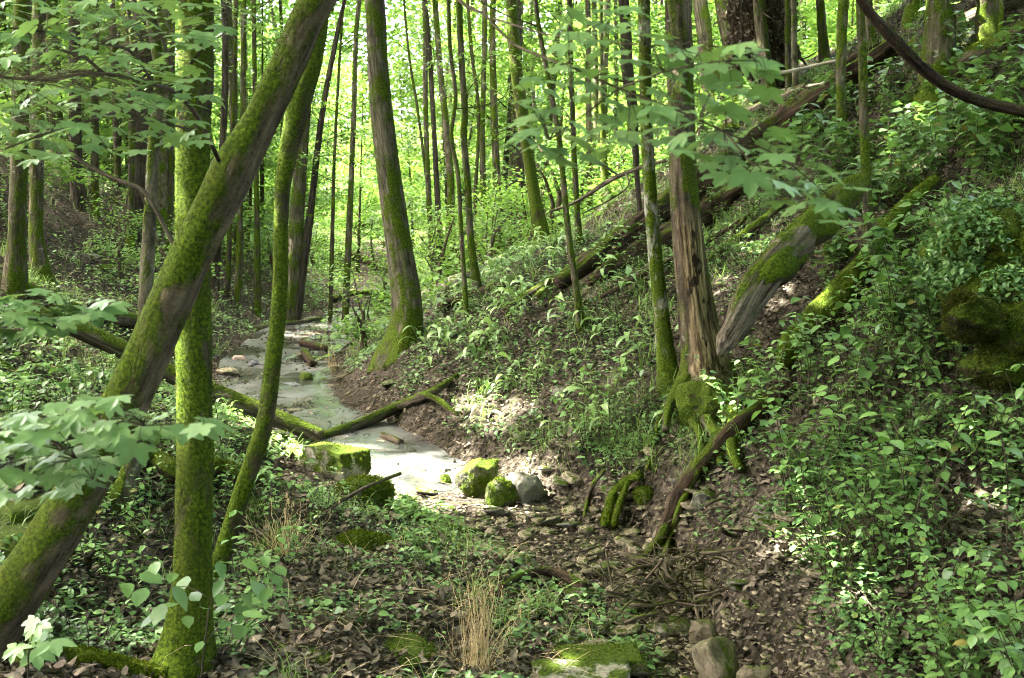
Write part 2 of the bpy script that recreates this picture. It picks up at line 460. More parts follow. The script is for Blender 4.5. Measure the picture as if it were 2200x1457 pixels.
def rot(phi, pitch, roll):
    phi, pitch, roll = np.broadcast_arrays(np.asarray(phi, float), np.asarray(pitch, float), np.asarray(roll, float))
    c, s = np.cos(phi), np.sin(phi); cp, sp = np.cos(pitch), np.sin(pitch); cr, sr = np.cos(roll), np.sin(roll)
    Z = np.zeros_like(c); O = np.ones_like(c)
    A = np.stack([np.stack([c, -s, Z], -1), np.stack([s, c, Z], -1), np.stack([Z, Z, O], -1)], -2)
    B = np.stack([np.stack([O, Z, Z], -1), np.stack([Z, cp, -sp], -1), np.stack([Z, sp, cp], -1)], -2)
    D = np.stack([np.stack([cr, Z, sr], -1), np.stack([Z, O, Z], -1), np.stack([-sr, Z, cr], -1)], -2)
    return A @ B @ D

OVATE = (np.array([[0, 0, 0], [0, .35, -.01], [0, .7, -.05], [0, 1, -.14], [-.30, .30, .07], [-.25, .64, .02], [.30, .30, .07], [.25, .64, .02], [-.14, .08, .03], [.14, .08, .03]]),
         np.array([[0, 1, 8], [8, 1, 4], [4, 1, 5], [5, 1, 2], [5, 2, 3], [0, 9, 1], [9, 6, 1], [6, 7, 1], [7, 2, 1], [7, 3, 2]]))
RHOMB = (np.array([[0, 0, 0], [-.32, .45, .06], [0, 1, -.05], [.32, .45, .06]]), np.array([[0, 2, 1], [0, 3, 2]]))
def _maple():
    half = [(0, 1.0), (7, .84), (14, .80), (18, .68), (27, .55), (35, .70), (40, .84), (49, .98), (56, .82), (66, .76), (72, .60), (82, .52), (93, .62), (104, .74), (116, .56), (138, .42), (166, .30)]
    pol = half + [(360 - a, r) for a, r in half[:0:-1]]
    pol.insert(len(half), (180, .06))
    o = np.array([[r * math.sin(R_(a)), r * math.cos(R_(a)), 0] for a, r in pol])
    V = np.vstack([[0, 0, 0], o]); n = len(o)
    rr = np.linalg.norm(V[:, :2], axis=1); V[:, 2] = -.22 * rr ** 2 + .10 * np.abs(V[:, 0]) - .1 * (V[:, 1] > .3) * (V[:, 1] - .3)
    F = np.array([[0, 1 + (i + 1) % n, 1 + i] for i in range(n)])
    V[:, 1] += .25; V *= .66
    return V, F
MAPLE = _maple()
def _lance(n=6):
    V, F = [], []
    for i in range(n + 1):
        t = i / n; w = .065 * math.sin(math.pi * min(1, .12 + t * .9)) ** .8 * (1 if i < n else .05)
        y = t * (1 - .28 * t * t); z = .55 * t - .85 * t * t
        V += [[-w, y, z + .3 * w], [0, y, z], [w, y, z + .3 * w]]
    for i in range(n):
        a = i * 3
        F += [[a, a + 1, a + 4], [a, a + 4, a + 3], [a + 1, a + 2, a + 5], [a + 1, a + 5, a + 4]]
    return np.array(V), np.array(F)
LANCE = _lance()
BLADE = (np.array([[-.012, 0, 0], [.012, 0, 0], [-.010, .32, .42], [.010, .32, .42], [-.006, .68, .52], [.006, .68, .52], [0, 1, .34]]),
         np.array([[0, 1, 3], [0, 3, 2], [2, 3, 5], [2, 5, 4], [4, 5, 6]]))
CURL = (np.array([[0, 0, 0], [-.34, .4, .16], [0, .5, 0], [.34, .4, .20], [0, 1, .14]]), np.array([[0, 2, 1], [0, 3, 2], [1, 2, 4], [2, 3, 4]]))
TUFT = (np.array([[-.22, 0, 0], [.22, 0, 0], [0, 1, 0]]), np.array([[0, 1, 2]]))

def scatter(mb, tmpl, pos, phi, pitch, roll, size, rnd=None, squash=None, curl=None):
    pos = np.asarray(pos, float); n = len(pos)
    if n == 0: return
    TV, TF = tmpl
    Rm = rot(phi, pitch, roll)
    if Rm.ndim == 2: Rm = np.broadcast_to(Rm, (n, 3, 3))
    size = np.broadcast_to(np.asarray(size, float), (n,))
    tv = np.broadcast_to(TV, (n,) + TV.shape).copy()
    if squash is not None: tv[:, :, 0] *= np.asarray(squash)[:, None]
    if curl is not None: tv[:, :, 2] *= np.asarray(curl)[:, None]
    V = np.einsum('nij,nkj->nki', Rm, tv) * size[:, None, None] + pos[:, None, :]
    F = TF[None] + (np.arange(n) * len(TV))[:, None, None]
    rnd = rng.random(n) if rnd is None else rnd
    mb.add(V.reshape(-1, 3), [F.reshape(-1, 3)], rnd=np.repeat(rnd, len(TV)))

def normal_at(x, y, e=.06):
    n = np.stack([-(height(x + e, y) - height(x - e, y)) / (2 * e), -(height(x, y + e) - height(x, y - e)) / (2 * e), np.ones_like(x)], -1)
    return n / np.linalg.norm(n, axis=-1)[..., None]

# ------------------------------------------------------------------ ground
def build_ground():
    d = np.concatenate([np.arange(-14, 3.5, .35), np.arange(3.5, 13, .045), np.geomspace(13, 150, 190)])
    t = np.linspace(-1, 1, 420); u = np.sign(t) * (np.abs(t) * .55 + np.abs(t) ** 4 * 1.1)
    Dg, U = np.meshgrid(d, u, indexing='ij')
    X = U * (2.6 + np.maximum(Dg, 0)); Y = Dg
    Z = height(X, Y)
    L, Rr, zb = bed(Y)
    green = np.clip((Y - 20) / 20, 0, 1) * .16 + np.where((X < L) & (Y < 10), .06, 0) + np.where(X < L - .2, .02, 0)
    inbed = (X > L - .1) & (X < Rr + .1); green = np.where(inbed, -.25, green)
    n, m = X.shape
    i, j = np.meshgrid(np.arange(n - 1), np.arange(m - 1), indexing='ij')
    F = np.stack([i * m + j, i * m + j + 1, (i + 1) * m + j + 1, (i + 1) * m + j], -1).reshape(-1, 4)
    me = make_mesh('forest_floor', np.stack([X, Y, Z], -1).reshape(-1, 3), [F], True, dict(green=green.ravel()))
    o = link('forest_floor', me, M['ground']); o['kind'] = 'structure'
    # bedrock of the creek: a level slab that the rough banks bury at its edges
    y = np.concatenate([np.arange(9.6, 24, .06), np.geomspace(24, 27.5, 20)])
    v = np.linspace(0, 1, 46)
    L, Rr, zb = bed(y)
    Xc = (L - .05)[:, None] * (1 - v) + (Rr + .02)[:, None] * v
    Yc = y[:, None] + 0 * v
    st = np.floor(2.2 * (fbm(Xc * .6, Yc * .45, seed=77, octv=3) + .9)) * .017 - .014
    Zc = zb[:, None] + .016 + st - .006 + .006 * vnoise(Xc * 6, Yc * 6, seed=5) - .12 * np.clip((10.3 - Yc) / .7, 0, 1)
    n, m = Xc.shape
    i, j = np.meshgrid(np.arange(n - 1), np.arange(m - 1), indexing='ij')
    F = np.stack([i * m + j, i * m + j + 1, (i + 1) * m + j + 1, (i + 1) * m + j], -1).reshape(-1, 4)
    me = make_mesh('creek_bed', np.stack([Xc, Yc, Zc], -1).reshape(-1, 3), [F], True)
    o = link('creek_bed', me, M['creek']); o['kind'] = 'structure'
build_ground()

# sun flecks: crown leaves are cut away along the sun's path to these spots
HOLES = []
def hole(px, py, r, d=None):
    d = d or G(px, py, 20); HOLES.append((P(px, py, d), r))
for h in [(700, 985, .75), (760, 1000, .6), (870, 1010, .75), (960, 1060, .8), (1120, 1050, .5), (1080, 900, .5), (1020, 860, .4), (1690, 640, .25), (1780, 700, .25), (1760, 1000, .22),
          (1250, 1440, .22), (1980, 330, .5), (1560, 620, .3), (960, 600, .8), (1010, 580, .8), (640, 720, .6), (720, 700, .7), (1640, 540, .3), (1280, 700, .18),
          (1150, 640, .25), (2150, 1080, .25), (2100, 60, .6), (850, 560, .5), (600, 560, .4), (150, 560, .25), (1750, 1180, .3), (1850, 1290, .25), (1400, 880, .15)]:
    hole(*h)
for py in (60, 200, 330, 480, 620, 780, 900): hole(392, py, .26, 6.0)
for py in (120, 250, 420, 600): hole(608, py, .2, 7.6)
for py in (380, 520, 640): hole(1392, py, .25, 9.5)

def carve(pos):
    keep = np.ones(len(pos), bool)
    for p, r in HOLES:
        q = pos - p; t = q @ SUN_DIR
        dist = np.linalg.norm(q - t[:, None] * SUN_DIR, axis=1)
        keep &= ~((dist < r * (.75 + .5 * rng.random(len(pos)))) & (t > 2.0))
    return keep

# ------------------------------------------------------------------ trees
def crown_leaves(c, rx, rz, n, size, clusters=26, spread=.85):
    cc = rng.normal(size=(clusters, 3)); cc /= np.linalg.norm(cc, axis=1)[:, None]
    cc *= (rng.random(clusters) ** .45)[:, None]
    cc = np.asarray(c) + cc * [rx, rx, rz]
    k = rng.integers(0, clusters, n)
    pos = cc[k] + rng.normal(size=(n, 3)) * [spread, spread, spread * .35]
    return pos, cc

def limbs(mb, base, cc, r, seed):
    for i, q in enumerate(cc[:9]):
        mid = base * .5 + q * .5 + np.array([0, 0, -.3]) + rng.normal(size=3) * .15
        tube(mb, [base, mid, q], [r * .55, r * .3, r * .1], 6, .05, seed + i, step=.5)

SHARED_CROWN = []
def shared_crowns():
    for i in range(4):
        mb = MB(); n = 900
        pos, cc = crown_leaves((0, 0, 0), 2.2, 2.2, n, .2, 18, .7)
        scatter(mb, RHOMB, pos, rng.random(n) * 6.3, rng.normal(size=n) * .4 - .2, rng.normal(size=n) * .4, rng.uniform(.2, .34, n))
        SHARED_CROWN.append(mb.mesh('leafy_crown')); SHARED_CROWN[-1].materials.append(M['canopy'])
shared_crowns()

def fuzz(mb, info, n, size, seed=0, up=.0, rmul=1.0, lo=0, hi=1):
    """moss tufts standing off a tube"""
    C, r, U, W, T = info
    L = len(C)
    t = rng.uniform(lo, hi, n) * (L - 1.001); i = t.astype(int); f = (t - i)[:, None]
    c = C[i] * (1 - f) + C[i + 1] * f; rr = (r[i] * (1 - f[:, 0]) + r[i + 1] * f[:, 0]) * rmul
    a = rng.random(n) * 2 * np.pi
    nd = np.cos(a)[:, None] * U[i] + np.sin(a)[:, None] * W[i]
    s = np.linalg.norm(np.diff(C, axis=0), axis=1).sum() / L * t
    keep = (fbm(np.cos(a) * 1.5, np.sin(a) * 1.5, s * 3.5, seed=seed, octv=3) + up * nd[:, 2] + .25 * rng.normal(size=n)) > -.02
    tone = np.clip(.5 + .42 * fbm(np.cos(a) * 2.5, np.sin(a) * 2.5, s * 5, seed=seed + 3, octv=2) + .12 * rng.normal(size=n), 0, .97)[keep]
    c, rr, nd = c[keep], rr[keep], nd[keep]
    n = len(c)
    pos = c + nd * (rr * .97)[:, None]
    dirv = nd + rng.normal(size=(n, 3)) * .55 + np.array([0, 0, -.15]); dirv /= np.linalg.norm(dirv, axis=1)[:, None]
    side = np.cross(dirv, rng.normal(size=(n, 3))); side /= np.linalg.norm(side, axis=1)[:, None]
    sz = size * rng.uniform(.5, 1.3, n)
    V = np.stack([pos - side * (sz * .25)[:, None], pos + side * (sz * .25)[:, None], pos + dirv * sz[:, None]], 1)
    F = (np.arange(n) * 3)[:, None] + np.arange(3)[None]
    mb.add(V.reshape(-1, 3), [F], rnd=np.repeat(tone, 3))

def px_path(pts, d, dtop=None):
    """pixel centre line (top to foot) -> world points and radii, foot first"""
    Q, r = [], []
    n = len(pts)
    y0, y1 = pts[0][1], pts[-1][1]
    for (x, y, w) in pts:
        k = (y1 - y) / max(1, (y1 - y0)); dd = d + ((dtop - d) * k if dtop else 0)
        Q.append(P(x, y, dd)); r.append(w / 2 / FPX * dd)
    return np.array(Q[::-1]), np.array(r[::-1])

_seed = [100]
def tree(name, label, pts, mat, d=None, top=5.0, crown='shared', crad=3.2, cn=1500, dtop=None, nseg=12, rough=.07, flare=.6, fz=0, fsize=.02, group=None,
         ridges=.0, sink=.35, cat='tree', csize=.3, bare=None, twigs=0):
    _seed[0] += 7; sd = _seed[0]
    if d is None: d = G(pts[-1][0], pts[-1][1], 30)
    Q, r = px_path(pts, d, dtop)
    base = Q[0].copy()
    root = empty(name, base)
    gap = base[2] - float(height(base[0], base[1]))
    if gap > .1: sink = max(sink, gap + .3)
    dirn = Q[1] - Q[0]; dirn /= np.linalg.norm(dirn)
    low = Q[0] - dirn * sink
    Q = np.vstack([low, Q]); r = np.r_[r[0] * 1.12, r]
    td = Q[-1] - Q[-2]; td /= np.linalg.norm(td); td[2] = max(td[2], .5); td /= np.linalg.norm(td)
    mb = MB()
    body = len(Q)
    if top:
        for k in (1, 2, 3):
            Q = np.vstack([Q, Q[-1] + td * top / 3 + rng.normal(size=3) * [.12, .12, 0]]); r = np.r_[r, r[-1] * (.82 if k < 3 else .6)]
    step = max(.05, r.mean() * .55)
    info = tube(mb, Q, r, nseg, rough, sd, step=step, flare=flare, ridges=ridges, bare=bare)
    tip = Q[-1]; cm = None
    if twigs:
        C = info[0]; sp = MB(); P_ = []
        for k in range(twigs):
            i = int(rng.uniform(.22, .97 * body / len(Q)) * (len(C) - 1)); a = rng.random() * 6.283; ln = rng.uniform(.4, 1.5)
            e = C[i] + np.array([math.cos(a) * ln, math.sin(a) * ln, ln * rng.uniform(.05, .7)])
            tube(mb, [C[i], C[i] * .5 + e * .5 + [0, 0, rng.normal() * .08], e], [.010, .007, .003], 5, .05, sd + 40 + k, step=.12)
            if rng.random() < .7:
                m = int(rng.uniform(25, 80)); t = rng.uniform(.35, 1.2, m)[:, None]
                P_.append(C[i] * (1 - t) + e * t + rng.normal(size=(m, 3)) * [.24, .24, .045])
        if P_:
            P_ = np.concatenate(P_) - base; m = len(P_)
            scatter(sp, OVATE, P_, rng.random(m) * 6.3, rng.normal(size=m) * .25 - .2, rng.normal(size=m) * .3, rng.uniform(.06, .11, m), squash=rng.uniform(.9, 1.3, m))
            link('foliage', sp.mesh('foliage'), M['under'], root)
    if crown == 'own':
        pos, cc = crown_leaves(tip + [0, 0, .6], crad, crad * .55, cn, .3)
        limbs(mb, tip, cc, r[-1], sd)
        pos = pos[carve(pos)]; n = len(pos); cb = MB()
        scatter(cb, RHOMB, pos - base, rng.random(n) * 6.3, rng.normal(size=n) * .35 - .15, rng.normal(size=n) * .35, rng.uniform(csize * .8, csize * 1.25, n))
        cm = cb.mesh('crown'); link('crown', cm, M['canopy'], root)
    elif crown == 'shared':
        c = link('crown', SHARED_CROWN[sd % 4], None, root); c.location = tip + np.array([0, 0, .4]) - base
        c.rotation_euler = (0, 0, rng.random() * 6.3)
        k = crad / 3.2; c.scale = (k, k, k)
    link('trunk', mb.mesh('trunk', True, base), M[mat], root)
    if fz:
        fb = MB(); hi = body / len(Q)
        fuzz(fb, info, fz, fsize, sd, lo=0, hi=min(1, hi * 1.05))
        mo = link('moss', fb.mesh('moss', False, base), M['mossy'], root); mo['kind'] = 'stuff'
    tag(root, label, cat, group)
    return root, info, base

# the near trees
t1, i1, b1 = tree('mossy_tree', 'thick straight trunk wholly coated in yellow green moss, crossed by the leaning trunk',
     [(420, -20, 72), (415, 300, 72), (415, 600, 74), (419, 900, 76), (416, 1150, 78), (412, 1290, 86), (402, 1400, 120), (396, 1440, 150)], 'moss_heavy', d=6.0,
     top=5.5, crown='own', crad=4.8, cn=5200, nseg=32, rough=.075, flare=.6, fz=30000, fsize=.014)
t2, i2, b2 = tree('leaning_tree', 'big mossy trunk leaning steeply in front of the upright mossy tree',
     [(706, -40, 72), (640, 90, 74), (565, 250, 76), (505, 360, 92), (425, 520, 87), (340, 710, 94), (268, 870, 98), (195, 1010, 100), (128, 1130, 106), (50, 1250, 116), (-40, 1370, 130)],
     'moss_most', d=5.3, top=6, crown='own', crad=4.8, cn=5000, dtop=5.0, nseg=26, rough=.07, flare=.3, fz=24000, fsize=.012, sink=.8)
tree('crooked_tree', 'slim crooked mossy trunk curving up beside the creek',
     [(690, -20, 46), (668, 130, 48), (640, 230, 47), (618, 340, 40), (605, 430, 32), (602, 600, 32), (590, 750, 34), (572, 890, 36), (548, 975, 38), (512, 1080, 36), (480, 1185, 40)],
     'moss_heavy', d=7.6, top=5, crown='own', crad=3.5, cn=2400, nseg=18, rough=.08, flare=.2, fz=10000, fsize=.013)
tree('straight_tree', 'tall grey barked tree leaning slightly over the far bend of the creek',
     [(803, -20, 43), (812, 150, 45), (832, 350, 50), (858, 530, 56), (874, 640, 62), (872, 710, 72), (858, 765, 95)], 'bark_grey', top=6, crown='own', crad=4.8, cn=5000, nseg=22,
     rough=.05, flare=.7, ridges=.03)
def snag_bare(V, dv):
    px, py, d = project(V)
    f = -dv[:, 1] + .25 * dv[:, 0]
    e = .35 * fbm(V[:, 0] * 9, V[:, 1] * 9, V[:, 2] * 2.5, seed=41, octv=3)
    return np.clip((f + e - .45) * 4, 0, 1) * np.clip((py - 430) / 60, 0, 1) * np.clip((845 - py) / 40, 0, 1)
tree('dead_snag', 'thick rotting snag with a bare decayed patch, standing on the root mound',
     [(1455, -20, 54), (1462, 200, 56), (1468, 400, 58), (1480, 550, 63), (1495, 690, 72), (1506, 780, 88), (1506, 850, 125)], 'snag', top=3, crown=None, nseg=22, rough=.09, flare=.9, ridges=.05, fz=2500, fsize=.018, bare=snag_bare)
tree('mossy_tree', 'slender mossy trunk with white bark patches close beside the rotting snag',
     [(1383, -20, 26), (1387, 200, 26), (1393, 350, 28), (1403, 500, 29), (1418, 650, 34), (1434, 790, 44), (1442, 830, 60)], 'white_moss', top=6, crown='own', crad=3.5, cn=2400, nseg=16, fz=3500, fsize=.015)
tree('lichened_tree', 'pale lichen spotted trunk partly hidden behind the leaning tree',
     [(336, 100, 24), (330, 300, 24), (320, 500, 28), (312, 660, 30), (300, 850, 33), (282, 1000, 38), (256, 1080, 56)], 'bark_pale', top=5, crown='own', crad=3.5, cn=2400, nseg=14)
tree('mossy_tree', 'slim dark mossy trunk rising through the leafy plants by the mossy logs',
     [(1848, -20, 18), (1854, 150, 19), (1857, 300, 20), (1866, 480, 22), (1872, 600, 30)], 'moss_mid', top=6, crown='own', crad=3.5, cn=2400, nseg=14, fz=1500, fsize=.013)
tree('mossy_tree', 'stout mossy tree high on the bank behind the dangling dead limb',
     [(2024, -20, 60), (2018, 80, 62), (2012, 180, 66), (2008, 225, 84)], 'moss_mid', top=6, crown='own', crad=4.0, cn=1500, nseg=16, flare=.8, fz=2500, fsize=.022)

TREES = [
 ('bank_tree', 'stouter of two mossy footed trees on the upper creek bank by the maple spray', [(50, -20, 36), (42, 300, 36), (36, 500, 38), (30, 625, 50)], 'moss_mid', 6, 'own'),
 ('bank_tree', 'slimmer of two mossy footed trees on the upper creek bank by the maple spray', [(86, -20, 26), (80, 330, 28), (78, 500, 29), (90, 600, 44)], 'moss_mid', 6, 'own'),
 ('furrowed_tree', 'dark deeply furrowed trunk behind the upper maple leaves', [(304, -20, 52), (304, 250, 52), (302, 400, 48), (298, 485, 62)], 'bark_dark', 7, 'own'),
 ('furrowed_tree', 'grey trunk touching the dark furrowed tree', [(352, -20, 28), (350, 200, 32), (346, 400, 36), (340, 500, 48)], 'bark_pale', 6, 'own'),
 ('slim_tree', 'thin trunk with a swollen mossy foot beside the dark furrowed tree', [(284, 240, 13), (282, 430, 14), (280, 538, 26)], 'bark_thin', 5, None),
 ('grey_tree', 'grey trunk half hidden behind the crooked mossy tree', [(668, -20, 30), (655, 200, 30), (644, 380, 28), (634, 515, 34)], 'bark_grey', 7, 'own'),
 ('slim_tree', 'thin dark trunk standing clear between leaning and crooked trees', [(545, -20, 9), (548, 250, 10), (552, 450, 11), (553, 585, 15)], 'bark_thin', 6, 'shared'),
 ('slim_tree', 'thin grey trunk ending beside a small dark log', [(525, -20, 11), (522, 250, 12), (516, 460, 12), (514, 548, 16)], 'bark_grey', 6, 'shared'),
 ('slim_tree', 'dark bent trunk next to a fork on the far creek slope', [(745, -20, 8), (715, 120, 11), (690, 260, 13), (668, 450, 15), (664, 480, 18)], 'bark_dark', 6, 'shared'),
 ('slim_tree', 'thin straight sapling trunk between the creek bend and the grey tree', [(738, -20, 5), (728, 150, 6), (718, 350, 7), (714, 505, 9)], 'bark_thin', 5, 'shared'),
 ('slim_tree', 'dim trunk close to the bulging side of the straight tree', [(766, 60, 10), (760, 250, 11), (754, 400, 12), (751, 470, 14)], 'bark_grey', 5, 'shared'),
 ('sapling_tree', 'wavy thread thin sapling among the pale trunks', [(866, -20, 5), (873, 60, 5), (881, 137, 5), (898, 240, 6), (915, 377, 6), (932, 540, 7), (940, 606, 8)], 'bark_thin', 4, 'shared'),
 ('slim_tree', 'thin brown trunk just past the straight tree', [(912, -20, 12), (914, 206, 11), (920, 400, 12), (930, 560, 13), (938, 618, 15)], 'bark_grey', 6, 'shared'),
 ('slim_tree', 'dark trunk in the row between the brown and pale trunks', [(917, 40, 10), (932, 275, 11), (941, 450, 13), (950, 572, 17)], 'bark_dark', 6, 'shared'),
 ('pale_tree', 'pale speckled trunk in the middle of the row of slim trees', [(934, -20, 12), (943, 120, 13), (955, 240, 15), (967, 377, 17), (970, 500, 18), (972, 578, 22)], 'bark_pale', 6, 'own'),
 ('wavy_tree', 'strongly waving thin trunk crossing in front of the pale tree', [(963, -20, 9), (967, 103, 9), (979, 206, 9), (970, 292, 9), (984, 377, 10), (991, 500, 10), (1003, 686, 13)], 'moss_mid', 6, 'shared'),
 ('mossy_tree', 'dark moss sided trunk bending gently beside the waving one', [(986, -20, 14), (992, 137, 14), (999, 240, 15), (996, 292, 15), (1005, 395, 15), (1012, 520, 16), (1029, 640, 24)], 'moss_mid', 6, 'own'),
 ('slim_tree', 'straight brown trunk of the far row beyond the dark moss sided one', [(1041, -20, 12), (1039, 172, 11), (1036, 309, 13), (1042, 500, 14), (1045, 530, 16)], 'bark_grey', 6, 'shared'),
 ('slim_tree', 'thin far trunk with a kink under the fork', [(1003, -20, 7), (1012, 100, 8), (1028, 240, 8), (1022, 400, 8), (1018, 520, 9)], 'bark_thin', 6, 'shared'),
 ('short_tree', 'thick reddish trunk far behind the row of slim trees', [(1058, 60, 14), (1062, 250, 16), (1066, 350, 17), (1072, 505, 22)], 'bark_grey', 6, 'shared'),
 ('mossy_tree', 'yellow mossed leaning trunk at the top of the grassy bank', [(1096, -20, 25), (1103, 80, 27), (1112, 170, 27), (1131, 309, 26), (1148, 420, 27), (1166, 518, 40)], 'moss_heavy', 6, 'own'),
 ('dark_tree', 'dark upright trunk right behind the yellow mossed leaning trunk', [(1112, 20, 16), (1115, 200, 17), (1118, 350, 18), (1119, 494, 24)], 'bark_dark', 6, 'own'),
 ('slim_tree', 'long thin trunk slanting down to the middle of the bank', [(1148, -20, 10), (1172, 137, 11), (1200, 292, 12), (1221, 500, 14), (1238, 620, 16), (1249, 708, 22)], 'moss_mid', 6, 'own'),
 ('slim_tree', 'dark thin trunk behind the long slanting one', [(1224, -20, 11), (1231, 275, 12), (1240, 450, 13), (1244, 522, 20)], 'bark_thin', 6, 'shared'),
 ('slim_tree', 'short mossy footed trunk near the bare branches on the ridge', [(1290, 0, 11), (1293, 206, 12), (1298, 350, 15), (1304, 436, 26)], 'moss_mid', 6, 'own'),
 ('slim_tree', 'dim trunk behind the blurred maple leaves', [(1262, 0, 12), (1264, 200, 13), (1266, 400, 14)], 'bark_grey', 6, 'shared'),
 ('dark_tree', 'dark trunk beside the slender white patched one', [(1338, -20, 22), (1348, 150, 26), (1360, 240, 20), (1370, 400, 11), (1380, 500, 12)], 'bark_dark', 6, 'own'),
 ('ridge_tree', 'bulging grey trunk on the ridge next to the snag', [(1503, -20, 30), (1512, 60, 33), (1518, 130, 36), (1530, 190, 44)], 'bark_grey', 6, 'own'),
 ('ridge_tree', 'bent trunk in front of the root plate', [(1545, -20, 25), (1560, 70, 27), (1576, 140, 26), (1588, 215, 30)], 'moss_mid', 6, 'own'),
 ('ridge_tree', 'mossy trunk dotted with white in front of the root plate', [(1630, -20, 27), (1640, 100, 28), (1653, 190, 30), (1660, 228, 38)], 'moss_mid', 6, 'own'),
 ('ridge_tree', 'very thin dark trunk past the root plate', [(1671, -20, 8), (1674, 90, 9), (1677, 190, 10)], 'bark_dark', 6, None),
 ('ridge_tree', 'slim mossy one of twin trunks past the root plate', [(1691, -20, 11), (1692, 90, 12), (1694, 200, 14)], 'moss_mid', 6, 'shared'),
 ('ridge_tree', 'slim white footed one of twin trunks past the root plate', [(1703, -20, 12), (1706, 90, 13), (1710, 195, 15)], 'bark_pale', 6, 'shared'),
 ('ridge_tree', 'rounded trunk leaning over the upper end of the rotten log', [(1760, -20, 18), (1766, 60, 20), (1772, 132, 26)], 'bark_grey', 6, 'own'),
 ('ridge_tree', 'pale smooth trunk standing over the rotten log', [(1815, -20, 22), (1808, 120, 21), (1806, 200, 20), (1811, 330, 26)], 'bark_pale', 6, 'own'),
 ('ridge_tree', 'broad grey trunk behind the slim mossy tree by the logs', [(1862, -20, 22), (1866, 40, 22), (1868, 95, 28)], 'bark_grey', 6, 'own'),
 ('ridge_tree', 'grey trunk on the skyline left of the stout mossy tree', [(1966, -20, 34), (1964, 15, 36), (1962, 46, 44)], 'bark_grey', 6, 'own'),
 ('ridge_tree', 'half pale half mossy trunk between the two upper logs', [(2120, -20, 40), (2122, 30, 42), (2126, 78, 50)], 'moss_mid', 6, 'own'),
 ('slim_tree', 'thin grey stem beside the upper mossy log', [(2152, -20, 9), (2150, 60, 10), (2148, 120, 12)], 'bark_pale', 5, None),
 ('slim_tree', 'short brown trunk behind the upper maple leaves by the furrowed tree', [(160, -20, 24), (160, 60, 24), (162, 300, 26), (165, 360, 30)], 'bark_dark', 6, 'own'),
 ('slim_tree', 'thin brown trunk showing between the upper maple leaves', [(205, -20, 13), (204, 150, 14), (204, 330, 16)], 'bark_thin', 6, 'shared'),
 ('slim_tree', 'dim trunk between the mossy tree and the dark furrowed tree', [(372, -20, 12), (368, 300, 14), (362, 520, 18)], 'bark_thin', 6, 'shared'),
 ('slim_tree', 'dark trunk showing just past the upright mossy tree', [(480, -20, 14), (484, 150, 14), (478, 320, 15), (470, 480, 16)], 'bark_dark', 6, 'own'),
 ('slim_tree', 'thin trunk in the gap above the leaning tree', [(508, -20, 8), (503, 160, 9), (498, 330, 10)], 'bark_thin', 6, 'shared'),
]
for nm, lb, pts, mt, top, cr in TREES:
    dd = min(G(pts[-1][0], pts[-1][1], 24), 24)
    if dd > 17 and cr == 'own': cr = 'shared'
    tree(nm, lb, pts, mt, d=dd, top=top, crown=cr, crad=3.6 if dd < 17 else 2.4, cn=1100, nseg=10 if pts[0][2] < 20 else 14, twigs=int(rng.integers(3, 8)) if dd > 14 else 2)

print("near trees done", len(bpy.data.objects))

# tall trees, nearly all out of view, added to shade the ravine
for k, (x, y, hgt) in enumerate([(-9, 9, 10), (-12, 13, 12), (-7.5, 14, 12), (-11, 20, 13), (-15, 17, 14), (-16, 24, 15), (-6.5, 5.5, 10), (-9, 28, 13), (-19, 11, 13), (-20, 30, 15), (-13, 5, 11),
                                 (-6.5, 1.5, 11), (-10, -1, 12), (4.5, -4, 12), (-2, -6, 12), (9, 3.5, 12), (11, 10, 12), (1, -10, 13), (-18, 20, 13), (-17, 26, 14), (-22, 24, 15), (-22, 17, 14), (-14, 30, 13), (3, -1, 11), (-3, 2.5, 12)]):
    px, py, d_ = project(np.array([x, y, float(height(x, y))]))
    root = empty('added_shade_tree', (x, y, float(height(x, y))))
    b = np.array(root.location)
    mb = MB(); tip = b + [rng.normal() * .5, rng.normal() * .5, hgt]
    pos, cc = crown_leaves(tip + [0, 0, .5], 4.4, 2.2, 4600, .3, 44, .8)
    r0 = .16
    tube(mb, [b - [0, 0, .3], b * .5 + tip * .5 + rng.normal(size=3) * .15, tip], [r0, r0 * .75, r0 * .4], 10, .07, 900 + k, step=.25, flare=.5)
    limbs(mb, tip, cc, .08, 950 + k)
    pos = pos[carve(pos)]; n = len(pos); cb = MB()
    scatter(cb, RHOMB, pos - b, rng.random(n) * 6.3, rng.normal(size=n) * .35 - .15, rng.normal(size=n) * .35, rng.uniform(.24, .38, n))
    link('crown', cb.mesh('crown'), M['canopy'], root); link('trunk', mb.mesh('trunk', True, b), M['bark_grey'], root)
    tag(root, 'tall leafy tree added around the ravine so that its high crown shades it', 'tree', 'tall trees added to shade the ravine')

